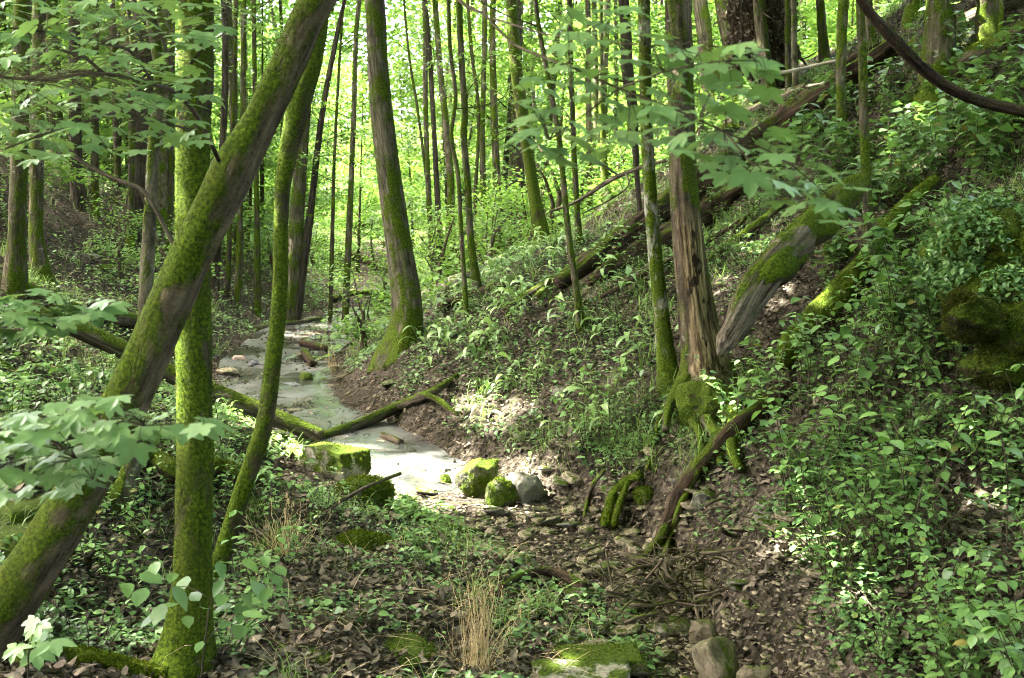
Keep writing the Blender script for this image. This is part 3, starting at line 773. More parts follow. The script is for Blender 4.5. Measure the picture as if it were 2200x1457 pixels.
# ------------------------------------------------------------------ understory: bright leafy young trees up the valley
def understory_mesh(seed, H, n, spread, leaf):
    mb, tb = MB(), MB()
    tube(tb, [[0, 0, -.3], [rng.normal() * .12, rng.normal() * .12, H * .5], [rng.normal() * .3, rng.normal() * .3, H]], [.05 + H * .006, .04, .012], 7, .06, seed, step=.35)
    K = int(H * 3.2)
    pos, ph = [], []
    for k in range(K):
        z = H * (.10 + .92 * (k + rng.random()) / K); a = rng.random() * 6.283
        reach = spread * (1.15 - .7 * (z / H)) * rng.uniform(.5, 1.1)
        e = np.array([math.cos(a) * reach, math.sin(a) * reach, z + rng.uniform(-.1, .5)])
        tube(tb, [[0, 0, z - .2], e * [.5, .5, 1] + [0, 0, .1], e], [.014, .009, .003], 4, .03, seed + k, step=.4)
        m = int(n / K)
        t = rng.uniform(.25, 1.15, m)
        q = np.array([0, 0, z - .1]) * (1 - t[:, None]) + e * t[:, None]
        w = .12 + .38 * np.sin(np.clip(t, 0, 1) * math.pi * .85) * reach * .6
        q = q + rng.normal(size=(m, 3)) * np.stack([w, w, np.full(m, .09)], -1)
        pos.append(q); ph.append(np.full(m, a - math.pi / 2) + rng.normal(size=m) * .9)
    pos = np.concatenate(pos); ph = np.concatenate(ph); n = len(pos)
    scatter(mb, RHOMB, pos, ph, rng.normal(size=n) * .3 - .25, rng.normal(size=n) * .35, rng.uniform(leaf * .7, leaf * 1.3, n), squash=rng.uniform(.9, 1.4, n))
    return tb.mesh('trunk', True), mb.mesh('crown')

UND = [understory_mesh(2000 + i, h, n, s, lf) for i, (h, n, s, lf) in enumerate([(6.5, 3600, 2.2, .13), (8, 4200, 2.4, .13), (5, 3000, 2.0, .12), (9.5, 4800, 2.6, .14), (3.2, 1800, 1.5, .11), (7, 3600, 2.4, .13)])]
for tr, cr in UND: tr.materials.append(M['bark_thin']); cr.materials.append(M['under'])
LOW = [understory_mesh(2100 + i, h, n, s, lf) for i, (h, n, s, lf) in enumerate([(1.1, 420, .75, .085), (1.6, 650, .9, .09), (.8, 300, .6, .08)])]
for tr, cr in LOW: tr.materials.append(M['twig']); cr.materials.append(M['under'])

def put_understory(name, pair, x, y, s, label, group, tilt=0):
    z = float(height(x, y))
    root = empty(name, (x, y, z))
    a = link('trunk', pair[0], None, root); b = link('crown', pair[1], None, root)
    root.rotation_euler = (rng.normal() * .04, rng.normal() * .04, rng.random() * 6.283); root.scale = (s, s, s)
    tag(root, label, 'tree', group)
    return root

n_und = 0
while n_und < 235:
    d = 19 + 49 * rng.random() ** .95; px = rng.uniform(-350, 2300)
    x = (px - 1100) / FPX * d; y = d
    L, Rr, zb = bed(d)
    if L - 1.2 < x < Rr + 1.2 and d < 42: continue
    if px > 1500 and d < 30: continue
    if px > 560 and d < 25: continue
    if d < 30 and rng.random() < (.85 if px > 620 else .4): continue
    z = float(height(x, y)); s = rng.uniform(.75, 1.25)
    v = UND[rng.integers(0, len(UND))]
    if px < 620: lab, grp = 'young leafy tree on the wooded slope behind the mossy trunks', 'young trees on the creek slope'
    elif px > 1400: lab, grp = 'young sunlit tree beyond the ridge with the root plate', 'young trees beyond the ridge'
    else: lab, grp = 'slender young tree with bright sunlit leaves at the valley head', 'young trees at the valley head'
    put_understory('young_tree', v, x, y, s, lab, grp); n_und += 1

# low leafy saplings along the upper creek and banks
n = 0
while n < 115:
    d = 13 + 27 * rng.random() ** 1.1; px = rng.uniform(-50, 1500)
    x = (px - 1100) / FPX * d; y = d
    L, Rr, zb = bed(d)
    if L - .6 < x < Rr + .4: continue
    if d < 19 and px > 820: continue
    if d < 16 and rng.random() < .6: continue
    if px < 560 and rng.random() < .72: continue
    lab, grp = ('leafy sapling low on the shaded creek slope', 'saplings on the shaded slope') if x < L else ('leafy sapling low on the grassy bank past the straight tree', 'saplings past the straight tree')
    o = put_understory('sapling', LOW[rng.integers(0, 3)], x, y, rng.uniform(.6, 1.1), lab, grp); n += 1

# unseen leaves around the camera, added to cut side light; then the far wood
def added_shade_leaves():
    mb = MB(); n = 62000
    a = rng.uniform(0, 2 * math.pi, n); rad = 9 + 18 * rng.random(n) ** .7
    x, y = np.sin(a) * rad, 1 + np.cos(a) * rad
    m_ = 45000; xb, yb = rng.uniform(-14, 14, m_), rng.uniform(-20, -4, m_); x, y, rad = np.r_[x, xb], np.r_[y, yb], np.r_[rad, np.full(m_, 16.)]
    k = (np.abs(np.arctan2(x, y)) > R_(38)) & ((np.abs(x) > 5.5 + np.maximum(y, 0) * .75) | (y < -4)); x, y, rad = x[k], y[k], rad[k]; n = len(x)
    z = height(x, y) + .3 + rng.random(n) * np.minimum(15, rad * .95)
    k = (fbm(x * .4, y * .4, z * .5, seed=58, octv=2) > -.25); pos = np.stack([x, y, z], -1)[k]; n = len(pos)
    scatter(mb, RHOMB, pos, rng.random(n) * 6.3, rng.normal(size=n) * .45 - .2, rng.normal(size=n) * .45, rng.uniform(.25, .5, n), squash=rng.uniform(1, 1.5, n))
    o = link('added_shade_leaves', mb.mesh('added_shade_leaves'), M['canopy']); tag(o, 'unseen leaf mass added beside and behind the view to cut fill light', 'wood', kind='stuff')
added_shade_leaves()
def far_wood():
    mb, tb = MB(), MB()
    n = 330000
    d = rng.uniform(66, 120, n); x = (rng.uniform(-500, 2700, n) - 1100) / FPX * d
    clump = fbm(x * .18, d * .18, seed=51, octv=2)
    z = height(x, d) + rng.random(n) ** .9 * 40 + clump * 2
    keep = fbm(x * .35, d * .35, z * .45, seed=52, octv=2) > -.6
    pos = np.stack([x, d, z], -1)[keep]; n = len(pos)
    scatter(mb, RHOMB, pos, rng.random(n) * 6.3, rng.normal(size=n) * .45 - .2, rng.normal(size=n) * .45, rng.uniform(.3, .6, n), squash=rng.uniform(1, 1.5, n))
    o = link('far_wood', mb.mesh('far_wood'), M['under']); tag(o, 'bright sunlit leaves of the distant wood at the head of the valley', 'wood', kind='stuff')
far_wood()
nfar = 0
for k in range(95):
    d = rng.uniform(25, 52); px = rng.uniform(-100, 2250)
    x = (px - 1100) / FPX * d; L, Rr, zb = bed(d)
    if L - 1 < x < Rr + 1: continue
    if px > 1500 and d < 32: continue
    z = float(height(x, d)); root = empty('background_tree', (x, d, z)); mb = MB(); r0 = rng.uniform(.05, .15); H = rng.uniform(11, 15)
    lean = rng.normal(size=2) * .5
    tube(mb, [[0, 0, -.4], [lean[0] * .4 + rng.normal() * .15, lean[1] * .4, H * .5], [lean[0], lean[1], H]], [r0, r0 * .8, r0 * .5], 8, .06, 3000 + k, step=.4, flare=.5)
    link('trunk', mb.mesh('trunk', True), M[('moss_mid', 'bark_grey', 'bark_thin', 'bark_pale')[k % 4]], root)
    c = link('crown', SHARED_CROWN[k % 4], None, root); c.location = (lean[0], lean[1], H); c.scale = (.9, .9, 1.0)
    tag(root, 'distant slim trunk among the bright leaves of the valley head', 'tree', 'distant trunks at the valley head')
print("woods done", len(bpy.data.objects))

# ------------------------------------------------------------------ logs, limbs and roots
LOGQ = []
def log(name, label, pts, mat, d=None, nseg=14, rough=.1, lift=.25, ridges=.05, fz=0, fsize=.018, cat='log', flat=1., group=None, fit=True, extra=None, lump=3.0, lay=False, extra_mat=None):
    """pts (px,py,w) in order; d None -> lies on the ground; d number or (d0,d1) -> given depths"""
    _seed[0] += 7; sd = _seed[0]
    xy = np.array([(p[0], p[1]) for p in pts], float)
    if d is None:
        ds = np.array([G(p[0], p[1] + p[2] * .35, 15) for p in pts])
        if fit and len(ds) > 2:
            s = np.r_[0, np.cumsum(np.linalg.norm(np.diff(xy, axis=0), axis=1))]
            c = np.polyfit(s, 1 / ds, 1 if len(ds) < 4 else 2); ds = .5 * ds + .5 / np.polyval(c, s)
    elif np.isscalar(d): ds = np.full(len(pts), float(d))
    elif len(d) == 2: ds = np.linspace(d[0], d[1], len(pts))
    else: ds = np.array(d, float)
    Q = np.array([P(p[0], p[1], k) for p, k in zip(pts, ds)]); r = np.array([p[2] / 2 / FPX * k for p, k in zip(pts, ds)])
    if d is None or lay:      # never buried: slide towards the eye until the centre clears the ground
        for i in range(len(Q)):
            for _ in range(60):
                if Q[i, 2] >= height(Q[i, 0], Q[i, 1]) + r[i] * lift: break
                Q[i] *= .985
            r[i] = pts[i][2] / 2 / FPX * np.linalg.norm(Q[i]) / np.linalg.norm(ray(pts[i][0], pts[i][1]))
    base = Q[len(Q) // 2].copy()
    mb = MB()
    info = tube(mb, Q, r, nseg, rough, sd, step=max(.035, r.mean() * .5), ridges=ridges, lump=lump)
    if extra:
        for e in extra:
            eq = np.array([P(x, y, dd) for x, y, w, dd in e]); er = np.array([w / 2 / FPX * dd for x, y, w, dd in e])
            tube(mb, eq, er, 8, rough, sd + 3, step=.06)
    if extra_mat:
        pass
    me = mb.mesh(name, True, base)
    if fz:
        root = empty(name, base)
        if extra_mat:
            xb = MB(); eq = np.array([P(x, y, dd) for x, y, w, dd in extra_mat[1]]); er = np.array([w / 2 / FPX * dd for x, y, w, dd in extra_mat[1]])
            tube(xb, eq, er * .93, 26, .26, sd + 4, step=.04, ridges=.22, lump=1.5); link('bare_wood', xb.mesh('bare_wood', True, base), M[extra_mat[0]], root)
        link('log_body' if cat == 'log' else 'wood', me, M[mat], root)
        fb = MB(); fuzz(fb, info, fz, fsize, sd, up=.9)
        mo = link('moss', fb.mesh('moss', False, base), M['mossy'], root); mo['kind'] = 'stuff'
    else: root = link(name, me, M[mat], None, base)
    tag(root, label, cat, group)
    if name in ('mossy_log', 'rotten_log'): LOGQ.append(smooth_path(Q, 3))
    return root, info, Q

log('rotten_log', 'long dark rotten log lying down the bank behind the snag', [(1935, 85, 38), (1830, 165, 48), (1720, 240, 54), (1620, 310, 54), (1500, 400, 54), (1400, 470, 50), (1300, 540, 42), (1200, 610, 26)], 'rotten', d=(17.2, 13.6), lay=True, nseg=28, rough=.30, ridges=.30, lift=.7, lump=1.6)
log('rotten_log', 'second dark rotten log lying alongside below the long one', [(1650, 360, 14), (1600, 398, 34), (1540, 440, 42), (1480, 485, 46), (1400, 530, 48), (1320, 575, 40), (1265, 608, 16)], 'rotten', d=(15.2, 13.2), lay=True, nseg=22, rough=.28, ridges=.28, lift=.6, lump=1.6)
log('fallen_log', 'thin dark limb leaning on the upper side of the rotten log', [(1905, 90, 12), (1840, 120, 16), (1790, 170, 16), (1740, 240, 14)], 'rotten', d=(15.5, 15.2))
for lb, pts in [('thin dark stick lying along the middle of the rotten log', [(1700, 300, 9), (1600, 345, 11), (1500, 440, 10), (1430, 480, 6)]), ('thin bent dark branch fallen between the snag and the straight bank trunks', [(1420, 500, 7), (1360, 560, 9), (1290, 600, 8), (1230, 660, 5)]),
               ('long thin dark pole lying down the bank below both rotten logs', [(1600, 470, 9), (1500, 530, 12), (1400, 580, 12), (1290, 640, 9)]), ('short thin brown stick on the bare litter above the mossy bare log', [(1660, 420, 6), (1600, 470, 9), (1555, 530, 7)]),
               ('thin pole crossing the upper bank under the rounded trunk', [(1800, 260, 8), (1720, 300, 10), (1640, 380, 8)])]:
    log('thin_pole', lb, pts, 'rotten', lift=1., rough=.15, cat='branch')
log('fallen_log', 'thin mossy limb lying down the bank toward the snag foot', [(1690, 430, 16), (1630, 480, 18), (1570, 520, 14), (1520, 560, 10)], 'log_moss', lift=.8)
log('fallen_log', 'thin bare brown log lying just above the rotten log', [(1735, 185, 20), (1670, 215, 24), (1600, 250, 26), (1530, 300, 26)], 'grey_wood')
log('fallen_log', 'slim log in two pieces below the rotten log', [(1460, 400, 24), (1380, 462, 26), (1290, 530, 26), (1200, 600, 22), (1150, 640, 16)], 'log_moss', rough=.15)
log('fallen_log', 'thick mossy log on the upper bank behind the stout mossy tree', [(2215, 60, 46), (2150, 95, 48), (2080, 130, 52), (2020, 175, 60)], 'log_moss', fz=1500, fsize=.03)
log('fallen_log', 'bare log sloping behind the half mossy trunk at the skyline', [(2200, -10, 36), (2110, 30, 36), (2040, 60, 34)], 'grey_wood')
log('mossy_log', 'thick log with mossy upper half and bare grey lower half', [(1850, 392, 40), (1815, 425, 66), (1770, 468, 76), (1710, 525, 80), (1655, 582, 74), (1630, 612, 40)], 'moss_heavy', d=(9.6, 9.3, 8.95, 8.6, 8.3, 8.25), nseg=24, rough=.22, lump=1.4, ridges=.10, fz=6000, fsize=.016, extra_mat=('grey_wood', [(1720, 515, 74, 8.55), (1652, 583, 78, 8.3), (1615, 640, 72, 8.25), (1585, 695, 64, 8.2), (1560, 735, 44, 8.2), (1545, 765, 18, 8.2)]))
log('mossy_log', 'bright mossy log among leafy plants below the slim mossy tree', [(1900, 520, 40), (1830, 600, 52), (1770, 665, 56), (1715, 725, 52), (1690, 762, 40), (1680, 790, 18)], 'moss_heavy', nseg=22, rough=.26, lump=1.3, ridges=.12, fz=8000, fsize=.016, lift=1.0)
log('mossy_log', 'thin mossy log above the bright mossy log', [(2010, 385, 26), (1950, 440, 34), (1900, 500, 40), (1872, 555, 40)], 'moss_heavy', nseg=14, rough=.12, fz=3000, lift=1.0)
log('dead_limb', 'dark dead limb hanging down across the upper bank', [(1835, -30, 22), (1870, 30, 22), (1920, 85, 25), (1985, 150, 26), (2050, 195, 25), (2120, 222, 24), (2215, 242, 26)], 'rotten', d=(5.2, 5.6), rough=.1, fz=700, fsize=.012, cat='limb')
log('fallen_log', 'long mossy log bridging the creek behind the leaning tree', [(60, 668, 34), (150, 700, 38), (250, 745, 40), (360, 800, 40), (480, 852, 40), (580, 892, 38), (690, 940, 36)], 'log_moss', d=(11.6, 12.2), nseg=18, fz=4000, fsize=.016)
log('fallen_log', 'dark log on the slope above the bridging log', [(-20, 598, 26), (60, 622, 30), (130, 655, 34), (200, 680, 36), (300, 690, 34)], 'log_moss', nseg=14, fz=900)
log('fallen_log', 'mossy forked log resting against the end of the bridging log', [(640, 948, 20), (700, 935, 22), (780, 908, 24), (860, 872, 24), (930, 842, 20), (985, 805, 10)], 'log_moss', nseg=14, lift=1.0, fz=1500, fsize=.014,
    extra=[[(915, 848, 14, 12.2), (945, 862, 15, 12.1), (968, 882, 12, 12.0), (985, 892, 7, 11.9)]])
log('mossy_root', 'thick mossy root humped beside the upright mossy tree', [(296, 985, 26), (330, 985, 36), (365, 1005, 42), (400, 1020, 40), (470, 1002, 34), (520, 1018, 28), (565, 1032, 16)], 'moss_heavy', nseg=14, fz=4000, fsize=.018, cat='root', lift=.6)
log('fallen_log', 'thin arching mossy log over the far end of the creek', [(715, 642, 10), (745, 632, 12), (780, 629, 13), (815, 633, 12), (850, 640, 10)], 'log_moss', lift=1.2)
log('fallen_log', 'dark log on the fern slope above the arching log', [(690, 515, 14), (740, 540, 16), (790, 562, 16), (838, 582, 16)], 'rotten')
log('fallen_log', 'small mossy log between crooked tree and thin trunks', [(545, 445, 14), (570, 462, 16), (600, 485, 16)], 'log_moss')
log('fallen_log', 'brown log on the shaded slope behind the lichened trunk', [(145, 388, 12), (190, 405, 12), (235, 428, 11), (290, 455, 9)], 'grey_wood')
log('pale_log', 'pale sun bleached log glowing on the bank past the straight tree', [(895, 648, 26), (930, 628, 26), (970, 606, 24), (1010, 588, 18), (1080, 550, 10)], 'pale_wood', lift=.8)
log('fallen_log', 'short dark log under the thin trunks on the bank', [(945, 657, 14), (985, 648, 18), (1030, 628, 18), (1080, 608, 12)], 'rotten', lift=.8)
log('fallen_log', 'thin mossy pole lying down the bank under the rotten log', [(1330, 500, 14), (1260, 555, 16), (1190, 600, 16), (1120, 640, 14), (1080, 665, 10)], 'log_moss', lift=1)
log('bare_branch', 'long bare grey branch with side twigs on the ridge line', [(1180, 455, 6), (1240, 432, 8), (1310, 388, 10), (1370, 362, 9), (1430, 345, 8)], 'grey_wood', d=(15.0, 14.0), cat='branch', extra=[[(1330, 378, 5, 14.5), (1290, 352, 4, 14.4), (1262, 346, 3, 14.3)], [(1345, 372, 5, 14.3), (1350, 400, 4, 14.2), (1310, 430, 4, 14.2), (1250, 460, 3, 14.2)]])
log('bare_branch', 'pale stick leaning past the thin twin trunks', [(1600, 215, 5), (1660, 198, 6), (1720, 188, 6), (1800, 172, 5)], 'pale_wood', cat='branch', lift=1)
log('bare_branch', 'straight pale pole leaning through the trees past the root plate', [(1650, 162, 7), (1720, 148, 8), (1800, 130, 8)], 'pale_wood', d=14.0, cat='branch')
log('dead_limb', 'dark leaning limb running from the snag mound to the creek', [(1700, 825, 40), (1640, 870, 40), (1585, 915, 38), (1530, 968, 36), (1480, 1030, 34), (1448, 1090, 32), (1425, 1150, 28), (1375, 1212, 20)], 'rotten', nseg=16, rough=.15, fz=1600, fsize=.015, cat='limb', lift=1.0)
log('mossy_root', 'mossy root dangling from the undercut bank', [(1378, 1020, 18), (1345, 1035, 20), (1318, 1062, 20), (1308, 1095, 22), (1298, 1128, 18)], 'moss_heavy', fz=2500, fsize=.016, cat='root', lift=1.2)
log('mossy_root', 'short mossy root next to the dangling one', [(1352, 1030, 12), (1340, 1060, 14), (1330, 1090, 16), (1316, 1130, 12)], 'moss_heavy', fz=1200, fsize=.014, cat='root', lift=1.2)
log('mossy_root', 'thin mossy root at the dark end of the undercut bank', [(1300, 1010, 8), (1275, 1040, 10), (1262, 1075, 9), (1255, 1110, 6)], 'log_moss', lift=1.2, cat='root')
log('mossy_root', 'forked dark root reaching from the dark leaning limb to the gravel', [(1500, 1010, 14), (1465, 1080, 15), (1440, 1150, 14), (1425, 1200, 10)], 'moss_most', lift=1.2, cat='root')
log('dark_branch', 'dark arched branch over the creek rubble', [(1075, 1262, 12), (1120, 1238, 18), (1165, 1228, 20), (1210, 1236, 22), (1258, 1262, 18)], 'rotten', cat='branch', lift=1.5)
log('dark_branch', 'dark straight stick at the edge of the creek slab', [(880, 1108, 12), (930, 1122, 14), (985, 1136, 14), (1040, 1142, 8)], 'rotten', cat='branch', lift=1.)
log('bare_branch', 'pale stick leaning over the mossy boulder by the creek', [(862, 1017, 7), (800, 1040, 8), (740, 1072, 9), (695, 1098, 9), (650, 1120, 8)], 'grey_wood', cat='branch', d=(8.9, 8.6))
log('mossy_log', 'mossy log at the foot of the upright mossy tree', [(40, 1418, 34), (130, 1404, 38), (220, 1420, 36), (300, 1440, 36), (360, 1452, 30)], 'moss_heavy', fz=6000, fsize=.018, lift=.5)
log('dead_limb', 'brown forked dead branch arching behind the leaning tree', [(152, 330, 8), (200, 362, 9), (260, 390, 9), (305, 408, 10), (335, 450, 10), (365, 510, 9), (378, 535, 8)], 'twig', d=6.6, cat='limb', extra=[[(300, 406, 5, 6.6), (312, 440, 4, 6.6)]])
log('fallen_log', 'bare grey stick beside the low maple spray', [(-10, 770, 12), (40, 805, 13), (90, 842, 10), (130, 870, 7)], 'grey_wood', lift=1.)
log('fallen_log', 'thin dark log at the far edge of the creek slab', [(530, 705, 9), (580, 700, 9), (640, 692, 9), (690, 684, 7)], 'grey_wood', lift=1.)
log('driftwood', 'short dark log lying on the pale creek slab', [(653, 755, 16), (662, 768, 18), (672, 782, 16)], 'rotten', lift=.9)
log('driftwood', 'small dark log crosswise on the far creek slab', [(648, 737, 14), (672, 742, 15), (700, 748, 13)], 'rotten', lift=.9)
log('driftwood', 'slim dark log under the end of the bridging log', [(490, 912, 14), (540, 928, 20), (590, 942, 22), (640, 950, 18)], 'grey_wood', lift=.9)
log('driftwood', 'short brown log on the slab near the pale flat stone', [(822, 935, 14), (840, 942, 16), (862, 950, 14)], 'twig', lift=.9)

# roots of the snag running down over the undercut bank
SNAG = next(o for o in bpy.data.objects if o.name.startswith('dead_snag'))
_o = np.array(SNAG.location); _ds = project(_o)[2]
for k, (w0, pp) in enumerate([(34, [(1480, 815), (1450, 850), (1436, 880), (1430, 925)]), (40, [(1530, 820), (1560, 860), (1580, 910), (1572, 965), (1590, 1010)]), (36, [(1505, 840), (1515, 890), (1540, 940), (1550, 1000)]),
                              (26, [(1470, 845), (1470, 885), (1500, 925), (1510, 985)]), (24, [(1545, 835), (1600, 850), (1650, 860), (1690, 850)]), (18, [(1455, 860), (1420, 900), (1405, 950), (1390, 1010)])]):
    mb = MB(); m = len(pp); Q = np.array([P(x, y, _ds - .12 - .16 * i) for i, (x, y) in enumerate(pp)])
    for q in Q[1:]:
        for _ in range(80):
            if q[2] >= height(q[0], q[1]) + .015: break
            q *= .99
    tube(mb, Q, np.linspace(w0, w0 * .45, m) / 2 / FPX * _ds, 12, .16, 1300 + k, step=.04)
    link('root', mb.mesh('root', True, _o), M['moss_most' if k % 2 else 'log_moss'], SNAG)

# ------------------------------------------------------------------ rocks
def rock_shape(size, seed, angular=.6, nrm=13, res=5, up=None, boxy=False):
    """a block broken along random planes; returns verts, faces about its own centre"""
    r = np.random.default_rng(seed)
    import bmesh
    bm = bmesh.new(); bmesh.ops.create_icosphere(bm, subdivisions=res, radius=1)
    V = np.array([v.co[:] for v in bm.verts]); F = np.array([[v.index for v in f.verts] for f in bm.faces]); bm.free()
    n = r.normal(size=(nrm, 3)); n /= np.linalg.norm(n, axis=1)[:, None]
    if boxy: n = np.vstack([n[:4] * 1, [[1, 0, 0], [-1, 0, 0], [0, 1, 0], [0, -1, 0]]])
    n = np.vstack([n, [[0, 0, 1], [0, 0, -1]]]); n += r.normal(size=n.shape) * .12
    n /= np.linalg.norm(n, axis=1)[:, None]
    h = r.uniform(.62, .95, len(n))
    if boxy: h[:4] = 1.05; h[4:] = r.uniform(.68, .78, len(n) - 4)
    dots = np.maximum(V @ n.T, 1e-3)
    rad = np.min(h / dots, axis=1)
    rad = (1 - angular) * .85 + angular * np.minimum(rad, 1.25)
    rad = rad * (1 + .10 * fbm(V[:, 0] * 1.7, V[:, 1] * 1.7, V[:, 2] * 1.7, seed=seed, octv=5))
    return V * rad[:, None] * (np.asarray(size) / 2), F

def rock(name, label, px, py, w, h, mat, d=None, depth=None, seed=None, angular=.75, yaw=0., sink=.25, tilt=(0, 0), cat='rock', group=None, fz=0, fsize=.02, res=5, boxy=False, nrm=13):
    """w,h in photo pixels; stands where the photo shows its foot"""
    _seed[0] += 3; seed = seed or _seed[0]
    d = d or G(px, py + h * .45, 9)
    W, H = w / FPX * d, h / FPX * d
    D = depth or W * .75
    V, F = rock_shape((W * 1.12, D * 1.1, H * 1.25), seed, angular, res=res, boxy=boxy, nrm=nrm)
    Rm = rot(yaw, tilt[0], tilt[1]); V = V @ Rm.T
    c = P(px, py, d + D * .35)
    mb = MB(); mb.add(V, [F])
    me = mb.mesh(name, True)
    if fz:
        root = empty(name, c); link('stone_body', me, M[mat], root)
        fb = MB(); i = rng.integers(0, len(V), fz * 3)
        nn = V / (np.asarray([W, D, H]) ** 2); nn /= np.linalg.norm(nn, axis=1)[:, None]
        keep = fbm(V[i, 0] * 5, V[i, 1] * 5, V[i, 2] * 5, seed=seed, octv=2) + .5 * nn[i, 2] > 0.0
        i = (i[keep] if keep.any() else i)[:fz]; n = len(i)
        pos = V[i] + rng.normal(size=(n, 3)) * W * .02; dv = nn[i] + rng.normal(size=(n, 3)) * .5; dv /= np.linalg.norm(dv, axis=1)[:, None]
        sd = np.cross(dv, rng.normal(size=(n, 3))); sd /= np.linalg.norm(sd, axis=1)[:, None]; sz = fsize * rng.uniform(.5, 1.3, n)
        VV = np.stack([pos - sd * (sz * .28)[:, None], pos + sd * (sz * .28)[:, None], pos + dv * sz[:, None]], 1)
        fb.add(VV.reshape(-1, 3), [(np.arange(n) * 3)[:, None] + np.arange(3)[None]], rnd=np.repeat(rng.random(n), 3))
        mo = link('moss', fb.mesh('moss'), M['mossy'], root); mo['kind'] = 'stuff'
    else: root = link(name, me, M[mat], None, c)
    tag(root, label, cat, group)
    return root

rock('mossy_block', 'long pale block with mossy side lying on the creek slab', 715, 992, 165, 76, 'rock_block', yaw=-.55, depth=.42, angular=1., boxy=True, fz=2200, fsize=.014)
rock('boulder', 'low mossy boulder with the pale stick across it', 785, 1058, 130, 66, 'rock_moss', angular=.6, fz=3500, fsize=.018)
rock('flat_stone', 'pale flat topped stone on the sunlit creek slab', 940, 1008, 52, 24, 'rock_pale', angular=.95)
rock('small_stone', 'little pale mossy stone beside the flat topped one', 957, 1032, 28, 22, 'rock_moss', fz=300, fsize=.012)
rock('boulder', 'rounded thickly mossed boulder at the foot of the bank', 1028, 1030, 84, 92, 'rock_moss', angular=.8, fz=1500, fsize=.014, yaw=.4, tilt=(.2, .3))
rock('boulder', 'dark mossy rock wedged between mossed and pale boulders', 1075, 1062, 62, 62, 'rock_moss', angular=.6, fz=900, fsize=.016)
rock('boulder', 'pale angular boulder leaning at the foot of the bank', 1128, 1050, 78, 66, 'rock_pale', angular=1.0, yaw=.3, tilt=(.3, .3), nrm=6)
rock('boulder', 'small mossed rock under the undercut bank', 1385, 1068, 46, 40, 'rock_deepmoss', angular=.5, fz=900, fsize=.016)
rock('mossy_rock', 'flat mossy rock among ground cover near the creek rubble', 772, 1166, 108, 42, 'rock_moss', angular=.5, fz=3500, fsize=.018)
rock('limestone_slab', 'broad mossy limestone slab at the bottom edge of the view', 1250, 1464, 250, 44, 'rock_slab', d=6.35, depth=.55, angular=1., boxy=True, fz=400, fsize=.012)
rock('limestone_ledge', 'low dirty ledge with dark moss just behind the bottom limestone slab', 1290, 1412, 220, 30, 'rock_moss', d=6.75, depth=.4, angular=1., boxy=True, fz=1500, fsize=.014)
rock('boulder', 'peaked brown boulder in the corner of the dry creek', 1540, 1436, 92, 84, 'rock_brown', d=6.6, angular=1.0, depth=.28, seed=9025, tilt=(.2, .6), nrm=4)
rock('boulder', 'grey upright stone behind the peaked brown boulder', 1512, 1358, 62, 56, 'rock_brown', d=7.1, angular=1.0)
rock('boulder', 'low pale stone beside the peaked brown boulder', 1620, 1452, 70, 40, 'rock_brown', d=6.3, angular=.9)
rock('limestone_slab', 'tilted pale slab at the bottom edge near the upright mossy tree', 660, 1422, 150, 74, 'rock_grey', d=6.3, depth=.6, angular=.9, tilt=(.15, .2), fz=800, fsize=.014)
rock('limestone_slab', 'long low mossy slab between pale slab and straw clump', 850, 1405, 190, 50, 'rock_moss', d=6.5, depth=.5, angular=.7, fz=900, fsize=.014)
rock('ledge_rock', 'dark flat ledge behind the leaning trunk foot', 40, 1100, 160, 60, 'rock_moss', d=7.4, depth=.8, angular=.9)
rock('ledge_rock', 'lower dark ledge beside the leaning trunk foot', 20, 1160, 130, 60, 'rock_moss', d=7.0, depth=.6, angular=.9)
rock('creek_stone', 'pinkish flat stone on the far creek slab', 512, 771, 36, 14, 'stone_pink', angular=.8)
rock('creek_stone', 'dark purple stone next to the pinkish one', 545, 781, 22, 16, 'stone_wet', angular=.6)
rock('creek_stone', 'rounded green grey boulder at the creek edge', 492, 800, 48, 22, 'stone', angular=.5)
rock('creek_stone', 'dark flat stone beside the crooked tree', 625, 829, 42, 16, 'stone_wet', angular=.8)
rock('creek_stone', 'mossy stone in midstream past the crooked tree', 658, 810, 34, 24, 'rock_moss', angular=.6)
rock('creek_stone', 'pale boulder under the end of the bridging log', 600, 938, 70, 26, 'rock_grey', angular=.6)
rock('creek_stone', 'thin brown slab near the short brown log', 815, 952, 40, 12, 'stone', angular=.9)
rock('slope_stone', 'flat pale stone among others on the shaded slope', 195, 552, 36, 16, 'rock_grey', angular=.9)
rock('slope_stone', 'long tilted stone just below the flat pale stone on the slope', 222, 574, 40, 16, 'rock_moss', angular=.9)
rock('slope_stone', 'flat grey stone stuck in the bare bank', 1120, 940, 26, 14, 'rock_grey', angular=.9, tilt=(0, .4))
rock('slope_stone', 'tilted grey slab halfway up the bare bank', 1205, 842, 26, 26, 'rock_grey', angular=1., tilt=(.4, .4))
rock('slope_stone', 'scaly pale stone beside the dark leaning limb', 1508, 1075, 52, 56, 'rock_grey', angular=1., tilt=(.4, .5))
rock('mound_rock', 'mossy hump on the bank below the rotten log', 1575, 275, 50, 20, 'rock_deepmoss', d=None, angular=.4, fz=400, fsize=.03)
rock('mound_rock', 'dark mossy knob beside the slim mossy tree foot', 1800, 540, 60, 56, 'rock_deepmoss', angular=.4, fz=2500, fsize=.02)

_c = P(1525, 885, min(_ds + .12, G(1525, 905, 10) + .12)); V, F = rock_shape((175 / FPX * _ds, .55, 170 / FPX * _ds), 777, .25, res=5)
V = V * (1 + .22 * fbm(V[:, 0] * 5, V[:, 1] * 5, V[:, 2] * 4, seed=12, octv=4))[:, None] + _c
mb = MB(); mb.add(V, [F]); link('root_mass', mb.mesh('root_mass', True, _o), M['rock_deepmoss'], SNAG)

